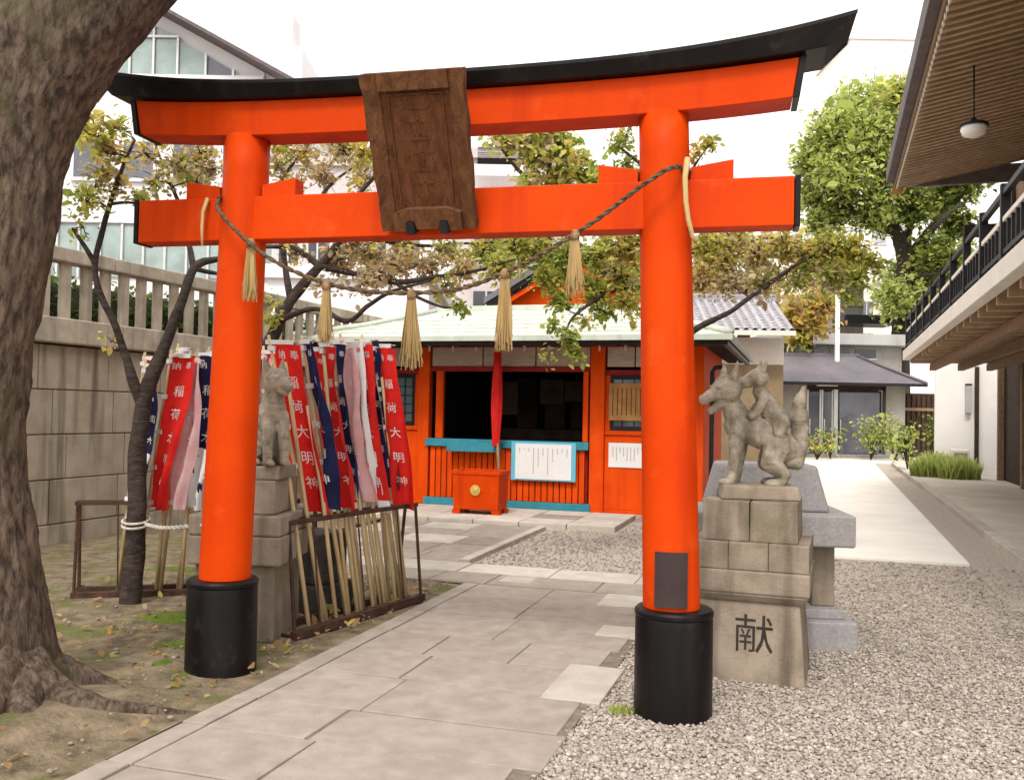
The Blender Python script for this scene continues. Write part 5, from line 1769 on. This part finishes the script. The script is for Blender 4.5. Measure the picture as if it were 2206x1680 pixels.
def lb(name, m, x0, x1, y0, y1, z0, z1, parent=None, bevel=0.0):
    return MB().box(x0, x1, y0, y1, z0, z1).build(name, m, parent or LG, bevel=bevel)


lb('wall', GREYC, -4.2, -1.0, 0.0, 0.3, 0, 2.95)
lb('wall', GREYC, 2.1, 2.85, -0.1, 0.3, 0, 2.95)
lb('lintel', DBROWN, -1.0, 2.1, 0.0, 0.3, 2.68, 2.95)
lb('back_room', INNER, -4.0, 2.8, 2.5, 2.6, 0, 3.0)
lb('step', GREYC, -1.3, 2.6, -1.0, 0.0, 0, 0.14)
for (x0, x1, m) in ((-0.98, -0.42, VGLASS), (-0.40, 0.06, VGLASS), (0.24, 1.98, VGLASS)):
    d = lb('glass_door', m, x0, x1, 0.08, 0.12, 0.16, 2.66)
    for (a, b) in ((x0, x0 + .06), (x1 - .06, x1)):
        lb('door_frame', STEEL if x1 < 0.2 else IRON, a, b, 0.05, 0.078, 0.16, 2.66, d)
    lb('door_frame', IRON, x0 + .062, x1 - .062, 0.05, 0.078, 2.58, 2.66, d)
    lb('handle', STEEL, x0 + .09, x0 + .13, 0.02, 0.05, 0.9, 1.5, d)
lb('pier', STEEL, 0.07, 0.23, 0.0, 0.2, 0.14, 2.68)
lb('lamp_strip', CREAM, -0.7, 0.1, -0.35, -0.2, 2.80, 2.86)
lb('fence', DBROWN, 2.86, 4.4, 0.5, 0.6, 0, 2.6)
for k in range(7):
    lb('fence_board', DBROWN, 2.95 + k * .2, 3.09 + k * .2, 0.44, 0.498, 0.05, 2.5)
lb('fence_rail', BROWN, 2.86, 4.4, 0.40, 0.438, 1.9, 2.02)
rm = MB()
hip(rm, [(-4.6, -0.9, 2.92), (3.35, -0.9, 2.92), (3.35, 4.6, 2.92), (-4.6, 4.6, 2.92)], [(-2.2, 1.6, 4.08), (1.55, 1.6, 4.12), (1.55, 2.2, 4.12), (-2.2, 2.2, 4.08)], 6, 0.03)
lr = rm.build('roof', SLATE, LG)
lb('fascia', IRON, -4.62, 3.37, -0.93, -0.88, 2.82, 2.935, lr)
lb('soffit', DBROWN, -4.55, 3.3, -0.87, 0.0, 2.86, 2.90, lr)
lb('roof_ridge', SLATE, -2.3, 1.65, 1.55, 2.25, 4.07, 4.22, lr)
for (p, q) in (((-2.2, 1.6, 4.10), (-4.6, -0.9, 2.96)), ((1.55, 1.6, 4.14), (3.35, -0.9, 2.96))):
    MB().tube([p, q], 0.06, 8).build('hip_ridge', SLATE, lr, smooth=True)
UF = thing('flat_roof_block', 'grey flat-roofed block standing behind the lodge roof', 'building', (14.0, 41.0, 0), 0)
MB().box(-2.6, 3.2, 0, 3, 0, 4.75).build('wall', GREYC, UF)
MB().box(-2.9, 3.6, -0.5, 3.2, 4.76, 5.25).build('roof_slab', LGREY, UF, bevel=0.03)
for k in range(4):
    w = MB().box(-2.3 + k * 1.15, -1.4 + k * 1.15, -0.03, 0.02, 4.2, 4.6).build('window', DGLASS, UF)
    MB().box(-2.34 + k * 1.15, -1.36 + k * 1.15, -0.05, -0.032, 4.15, 4.2).build('sill', STEEL, w)
GC = thing('concrete_tower', 'plain grey concrete tower with a dark lozenge canopy behind the lodge', 'building', (16.4, 45.5, 0), 0)
MB().box(-0.75, 0.8, 0, 1.8, 0, 9.2).build('shaft', GREYC, GC, bevel=0.02)
for k in range(3):
    MB().box(-0.76, 0.81, -0.012, 0.0, 3 + k * 2.0, 3.03 + k * 2.0).build('joint', DBROWN, GC)
MB().frustum(0.6, -0.6, 6.05, 6.5, 2.7, 2, 2.4, 1.6).build('canopy', IRON, GC, bevel=0.05)
fp = thing('white_pole', 'slim white pole standing beside the autumn tree', 'pole', tuple(A(1801, 985, 38.0).xy) + (0,))
MB().tube([(0, 0, 0), (0, 0, 6.6)], [0.11, 0.09], 12).build('shaft', WHITE, fp, smooth=True)
MB().box(-0.25, 0.25, -0.25, 0.25, 0, 0.2).build('foot', WHITE, fp)

# ------------------------------------------------------------------ main hall on the right
MH = thing('main_hall', 'large timber hall with deep raftered eaves and a railed veranda, right margin', 'shrine hall', (HALL_O.x, HALL_O.y, 0), 19)


def hb(name, m, x0, x1, y0, y1, z0, z1, parent=None, bevel=0.0):
    return MB().box(x0, x1, y0, y1, z0, z1).build(name, m, parent or MH, bevel=bevel)


N0 = -17.0
hb('upper_wall', BROWN, 2.7, 9, N0, 1.6, 3.0, 7.1)
for k in range(9):
    hb('wall_post', DBROWN, 2.62, 2.78, 1.45 - k * 2.2, 1.62 - k * 2.2, 3.0, 7.0)
hb('lower_wall', DBROWN, 2.9, 9, N0, 4.2, 0.1, 2.9)
for k in range(7):
    hb('veranda_post', BROWN, 2.74, 2.88, 3.9 - k * 3.0, 4.06 - k * 3.0, 0.1, 2.9, bevel=0.01)
hb('white_wall', WHITE, 1.55, 5.0, 6.2, 6.4, 0.1, 3.1)
hb('wall_trim', DBROWN, 2.52, 2.62, 6.1, 6.198, 0.1, 3.0)
# veranda
hb('veranda_floor', RAFT, 0.62, 2.9, N0, 2.25, 3.05, 3.12)
hb('veranda_beam', CREAM, 0.46, 0.615, N0, 2.3, 2.95, 3.17, bevel=0.01)
hb('veranda_end', CREAM, 0.62, 2.9, 2.26, 2.36, 2.90, 3.17, bevel=0.01)
for k in range(26):
    y = 2.0 - k * 0.7
    hb('joist', RAFT, 0.62, 2.88, y - .05, y + .05, 2.86, 3.045, bevel=0.005)
for xx in (1.1, 1.7, 2.3):
    hb('girder', BROWN, xx - .06, xx + .06, N0, 2.24, 2.70, 2.855)
hb('rail', IRON, 0.52, 0.58, N0, 2.2, 3.88, 3.94)
hb('rail', CREAM, 0.52, 0.58, N0, 2.2, 3.60, 3.65)
hb('rail', IRON, 0.52, 0.58, N0, 2.2, 3.26, 3.31)
bal = MB().box(-0.02, 0.02, -0.02, 0.02, 3.172, 3.60).mesh('baluster')
bal.materials.append(IRON)
y = 2.1
k = 0
while y > N0:
    if k % 6 == 0:
        hb('rail_post', IRON, 0.505, 0.595, y - .045, y + .045, 3.172, 4.0)
    else:
        piece(bal, MH, (0.55, y, 0))
    y -= 0.24
    k += 1
# eaves and roof
ZE = 6.55


def roofq(x0, z0, x1, z1, y0, y1, th):
    """sloping sheet from (x0,z0) to (x1,z1)"""
    vs = [(x0, y0, z0), (x1, y0, z1), (x1, y1, z1), (x0, y1, z0), (x0, y0, z0 + th), (x1, y0, z1 + th), (x1, y1, z1 + th), (x0, y1, z0 + th)]
    return MB().add(vs, [(3, 2, 1, 0), (4, 5, 6, 7), (0, 1, 5, 4), (1, 2, 6, 5), (2, 3, 7, 6), (3, 0, 4, 7)])


mr_ = roofq(0.02, ZE + 0.22, 9.0, ZE + 4.6, N0, 0.0, 0.25).build('roof', SLATE, MH)
roofq(0.25, ZE + 0.06, 3.2, ZE + 0.62, N0, -0.06, 0.03).build('soffit', RAFT, mr_)
hb('eave_board', FASC, -0.05, 0.10, N0, 0.02, ZE + 0.10, ZE + 0.44, mr_, 0.01)
hb('eave_board', BROWN, 0.103, 0.25, N0, 0.0, ZE - 0.02, ZE + 0.12, mr_, 0.01)
hb('eave_board', FASC, 0.252, 9.0, -0.10, 0.02, ZE - 0.02, ZE + 0.35, mr_, 0.01)
rme = roofq(0.16, ZE - 0.07, 2.72, ZE + 0.42, -0.045, 0.045, 0.11).mesh('rafter')
rme.materials.append(RAFT)
rt = MB().box(0.135, 0.158, -0.047, 0.047, ZE - 0.075, ZE + 0.045).mesh('rafter_tip')
rt.materials.append(CREAM)
k = 0
y = -0.16
while y > N0 + .1:
    q_ = piece(rme, mr_, (0, y, 0))
    piece(rt, mr_, (0, y, 0))
    y -= 0.225
hb('corner_tip', OCHRE, 0.05, 0.28, -0.20, 0.05, ZE - 0.14, ZE - 0.03, mr_)
hb('corner_beam', DBROWN, 1.6, 2.7, 0.9, 1.15, 5.6, 5.85)
hb('bracket_arm', DBROWN, 2.0, 2.6, 1.6, 1.8, 5.2, 5.5)
hb('bracket_arm', BROWN, 2.2, 2.62, 1.62, 1.76, 4.7, 5.18)
hl = thing('hanging_lamp', 'white lamp hanging on a cord under the raftered eave', 'lamp', hall(0.75, -7.0) + (5.72,), 19)
MB().tube([(0, 0, 0.12), (0, 0, 0.95)], 0.012, 6).build('cord', IRON, hl)
MB().lathe([(0.03, 0.14), (0.05, 0.10), (0.19, 0.05), (0.20, 0.02)], 20).build('cap', IRON, hl, smooth=True)
MB().lathe([(0.165, 0.018), (0.175, -0.03), (0.15, -0.10), (0.06, -0.14)], 20).build('shade', WHITE, hl, smooth=True)
ub = thing('utility_box', 'pale utility box standing against the white wall of the hall', 'box', hall(2.1, 5.6) + (0.1,), 19)
MB().box(-0.22, 0.22, -0.2, 0.2, 0.04, 0.68).build('housing', CREAM, ub, bevel=0.02)
MB().box(-0.25, 0.25, -0.22, 0.22, 0.0, 0.04).build('foot', GREYC, ub)
MB().box(-0.16, 0.16, -0.212, -0.202, 0.3, 0.6).build('grille', GREYC, ub)
wl_ = thing('wall_lamp', 'slim grey lamp box fixed to the white wall of the hall', 'lamp', hall(2.36, 6.1) + (1.75,), 19)
MB().box(-0.07, 0.07, -0.06, 0.09, 0, 0.75).build('housing', LGREY, wl_, bevel=0.01)
MB().box(-0.08, 0.08, -0.07, 0.09, 0.75, 0.79).build('cap', IRON, wl_)


# ------------------------------------------------------------------ plants by the lodge and the hall
def blades(name, label, c, rx, ry, h, n, pal, seed, cat='plant', w=0.02):
    t = thing(name, label, cat, c)
    g2 = np.random.default_rng(seed)
    V, F, C = [], [], []
    for i in range(n):
        a = g2.uniform(0, 2 * np.pi)
        q = np.sqrt(g2.random())
        x, y = rx * q * np.cos(a), ry * q * np.sin(a)
        hh = h * g2.uniform(0.55, 1.1) * (1 - 0.35 * q * q)
        b = g2.uniform(0, 2 * np.pi)
        ox, oy = np.cos(b) * hh * .35, np.sin(b) * hh * .35
        wx, wy = -np.sin(b) * w, np.cos(b) * w
        k = len(V)
        V += [(x - wx, y - wy, 0), (x + wx, y + wy, 0), (x + ox * .35 + wx, y + oy * .35 + wy, hh * .6), (x + ox * .35 - wx, y + oy * .35 - wy, hh * .6), (x + ox + wx * .1, y + oy + wy * .1, hh), (x + ox - wx * .1, y + oy - wy * .1, hh)]
        F += [(k, k + 1, k + 2, k + 3), (k + 3, k + 2, k + 4, k + 5)]
        c_ = np.array(PAL[pal[g2.integers(len(pal))]][g2.integers(3)]) * g2.uniform(.8, 1.2)
        C += [c_] * 6
    stuff(tint_mesh('foliage', V, F, C, LEAF, t))
    return t


for i, (lx, ly, rx, lab) in enumerate([(1.35, 4.6, 0.55, 'bright green grassy clump at the kerb, left of three'), (1.9, 4.0, 0.5, 'bright green grassy clump in the middle by the hall wall'), (1.55, 6.0, 0.45, 'bright green grassy clump against the white wall')]):
    blades('grass_clump', lab, hall(lx, ly) + (0.09,), rx, 0.4, 0.62, 900, 'lll', 30 + i)


blades('grass_tuft', 'small green tuft of grass at the foot of the right gate pillar', (0.60, 4.84, 0.005), 0.07, 0.05, 0.055, 90, 'gl', 41, w=0.004)


def shrub(label, base, h, r_, n, pal, seed, size=0.13):
    t = thing('shrub', label, 'shrub', base)
    g2 = np.random.default_rng(seed)
    tw = MB()
    P_ = []
    for k in range(7):
        e = Vector((g2.normal(0, r_ * .6), g2.normal(0, r_ * .6), h * g2.uniform(.6, 1)))
        MB().tube([(0, 0, 0), (e.x * .4, e.y * .4, e.z * .5), e], [0.02, 0.014, 0.006], 5).build('stem', BARKD, t)
        for _ in range(n // 7):
            q = g2.uniform(0.35, 1.05)
            P_.append(np.array(e[:]) * q + g2.normal(0, r_ * .32, 3) * np.array([1, 1, .6]))
    leaves('foliage', t, P_, size, pick_cols(pal, len(P_), g2), seed)
    return t


shrub('small leafy shrub before the lodge glass doors', (13.4, 34.6, 0.02), 1.9, 0.6, 520, 'lg', 50)
shrub('low leafy shrub left of the lodge doors', (12.0, 34.9, 0.02), 1.3, 0.45, 160, 'lg', 51)
shrub('thin green shrub right of the lodge doors', (14.2, 34.4, 0.02), 1.5, 0.5, 380, 'llg', 52)
shrub('dark shrub beside the lodge fence', (15.8, 34.9, 0.02), 2.0, 0.55, 240, 'gd', 53)
shrub('small dark shrub against the hall end wall', hall(1.0, 8.0) + (0.09,), 1.4, 0.4, 170, 'gdl', 54)
shrub('pale green shrub at the edge of the lodge forecourt', (11.2, 34.0, 0.02), 1.0, 0.5, 150, 'lgy', 55)

# ------------------------------------------------------------------ buildings beyond
GB = thing('glass_gable_building', 'white modern building with a steep gable roof and tall glazed gable', 'building', (-14.6, 35.0, 0), 0)


def gz(x):
    """underside of the gable roof; apex at x = 0.2"""
    return 17.0 - 0.532 * abs(x - 0.2)


MB().prism([(-9, 0), (6.0, 0), (6.0, gz(6.0) - .1), (0.2, gz(0.2) - .1), (-9, gz(-9) - .1)], 0.3, 9).build('wall', WHITE2, GB)
for s_ in (1, -1):
    xe = 0.2 + s_ * (6.4 if s_ > 0 else 9.6)
    r_ = MB().prism([(0.2, 17.0), (xe, gz(xe)), (xe, gz(xe) + 1.25), (0.2, 18.4)], -0.9, 9.5).build('roof', WHITE2, GB)
    MB().prism([(0.2, 16.86), (xe, gz(xe) - .14), (xe, gz(xe) - .01), (0.2, 16.99)], -0.92, 0.29).build('roof_edge', FASC, r_)
MB().box(5.75, 6.15, -0.6, 0.6, 14.6, 16.3).build('end_post', WHITE2, GB)
# glazed gable: panes between mullions
xs = [-1.5, -0.2, 0.7, 1.62, 2.7, 3.75, 4.9]
for i in range(len(xs) - 1):
    a, b = xs[i] + .05, xs[i + 1] - .05
    top = lambda q: gz(q) - 0.75
    if i < 3:
        MB().prism([(a, 14.15), (b, 14.15), (b, 15.55), (a, 15.55)], 0.16, 0.24).build('pane', GGLASS, GB)
        MB().prism([(a, 15.65), (b, 15.65), (b, max(top(b), 15.7)), (a, max(top(a), 15.7))], 0.16, 0.24).build('pane', GGLASS, GB)
    else:
        if top(b) > 14.3:
            MB().prism([(a, 14.15), (b, 14.15), (b, top(b)), (a, top(a))], 0.16, 0.24).build('pane', GGLASS if i < 4 else VGLASS, GB)
for x in xs:
    MB().box(x - .04, x + .04, 0.05, 0.28, 14.1, max(gz(x) - 0.7, 14.3)).build('mullion', STEEL, GB)
MB().box(-1.5, 4.9, 0.04, 0.045 + .2, 14.0, 14.14).build('transom', WHITE2, GB)
MB().box(-1.5, 1.66, 0.04, 0.26, 15.56, 15.64).build('transom', STEEL, GB)
# strips of green windows lower down
for k in range(13):
    x0 = -5.2 + k * 0.82
    w = MB().box(x0, x0 + 0.74, 0.2, 0.26, 6.4, 8.35).build('window', GGLASS, GB)
    MB().box(x0 + .74, x0 + .82, 0.1, 0.28, 6.35, 8.4).build('mullion', STEEL, w)
for k in range(5):
    w = MB().box(-4.2 + k * 1.9, -3.1 + k * 1.9, 0.24, 0.29, 10.2, 11.6).build('window', VGLASS, GB)
    MB().box(-4.3 + k * 1.9, -3.0 + k * 1.9, 0.16, 0.238, 10.05, 10.19).build('sill', STEEL, w)
MB().box(-6, 6.05, 0.1, 0.29, 8.45, 8.7).build('string_course', WHITE2, GB)


def block(name, label, x0, x1, Y, z1, m, wins, glass, yaw=0, frame=STEEL):
    t = thing(name, label, 'building', ((x0 + x1) / 2, Y, 0), yaw)
    w_ = (x1 - x0) / 2
    MB().box(-w_, w_, 0, 8, 0, z1).build('wall', m, t)
    MB().box(-w_ - .15, w_ + .15, -0.15, 8.15, z1 + .001, z1 + .35).build('parapet', m, t)
    for (a, b, c, d) in wins:
        w = MB().box(a, b, -0.03, 0.02, c, d).build('window', glass, t)
        MB().box(a - .08, b + .08, -0.10, -0.031, c - .12, c).build('sill', frame, w)
        MB().box((a + b) / 2 - .03, (a + b) / 2 + .03, -0.06, -0.031, c, d).build('mullion', frame, w)
    return t


block('apartment_block', 'pinkish white apartment block behind the cherry branches, left of the plaque', -8.6, -4.2, 33, 10.2, PINKW, [(-2.0 + i * 1.05, -1.35 + i * 1.05, 1.2 + j * 1.5 + 1, 2.1 + j * 1.5 + 1) for i in range(4) for j in range(5)], DGLASS)
block('apartment_block', 'pinkish building with a dark balcony behind the gate, right of the plaque', -2.2, 2.2, 32, 10.3, PINKW, [(-1.4 + i * 1.5, -0.5 + i * 1.5, 2.5 + j * 2.1, 3.6 + j * 2.1) for i in range(2) for j in range(3)], DGLASS)
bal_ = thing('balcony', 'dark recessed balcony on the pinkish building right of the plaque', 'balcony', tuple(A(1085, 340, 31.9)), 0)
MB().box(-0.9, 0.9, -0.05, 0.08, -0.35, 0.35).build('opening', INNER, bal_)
MB().box(-1.0, 1.0, -0.45, -0.38, -0.75, -0.36).build('balustrade', WHITE2, bal_)
block('apartment_block', 'white low house behind the stone fence, dark narrow windows', -6.4, -2.2, 24, 4.9, WHITE2, [(-1.9, -1.5, 3.0, 4.0), (-1.3, -0.9, 3.0, 4.0), (0.3, 0.9, 3.0, 3.9)], DGLASS)
tw_ = block('tower_block', 'very pale tall block fading into the white sky, upper right', 26.0, 33, 72, 31.2, WHITE, [(-1.7 + i * 2.0, -0.6 + i * 2.0, 28.0 - j * 3.2, 29.3 - j * 3.2) for i in range(3) for j in range(6)], PALEG)
block('apartment_block', 'cream block glimpsed below the camphor, behind the concrete tower', 13.5, 22, 55, 9.5, CREAM, [(-3.2 + i * 1.5, -2.4 + i * 1.5, 5.6 + j * 1.9, 6.6 + j * 1.9) for i in range(5) for j in range(2)], VGLASS)
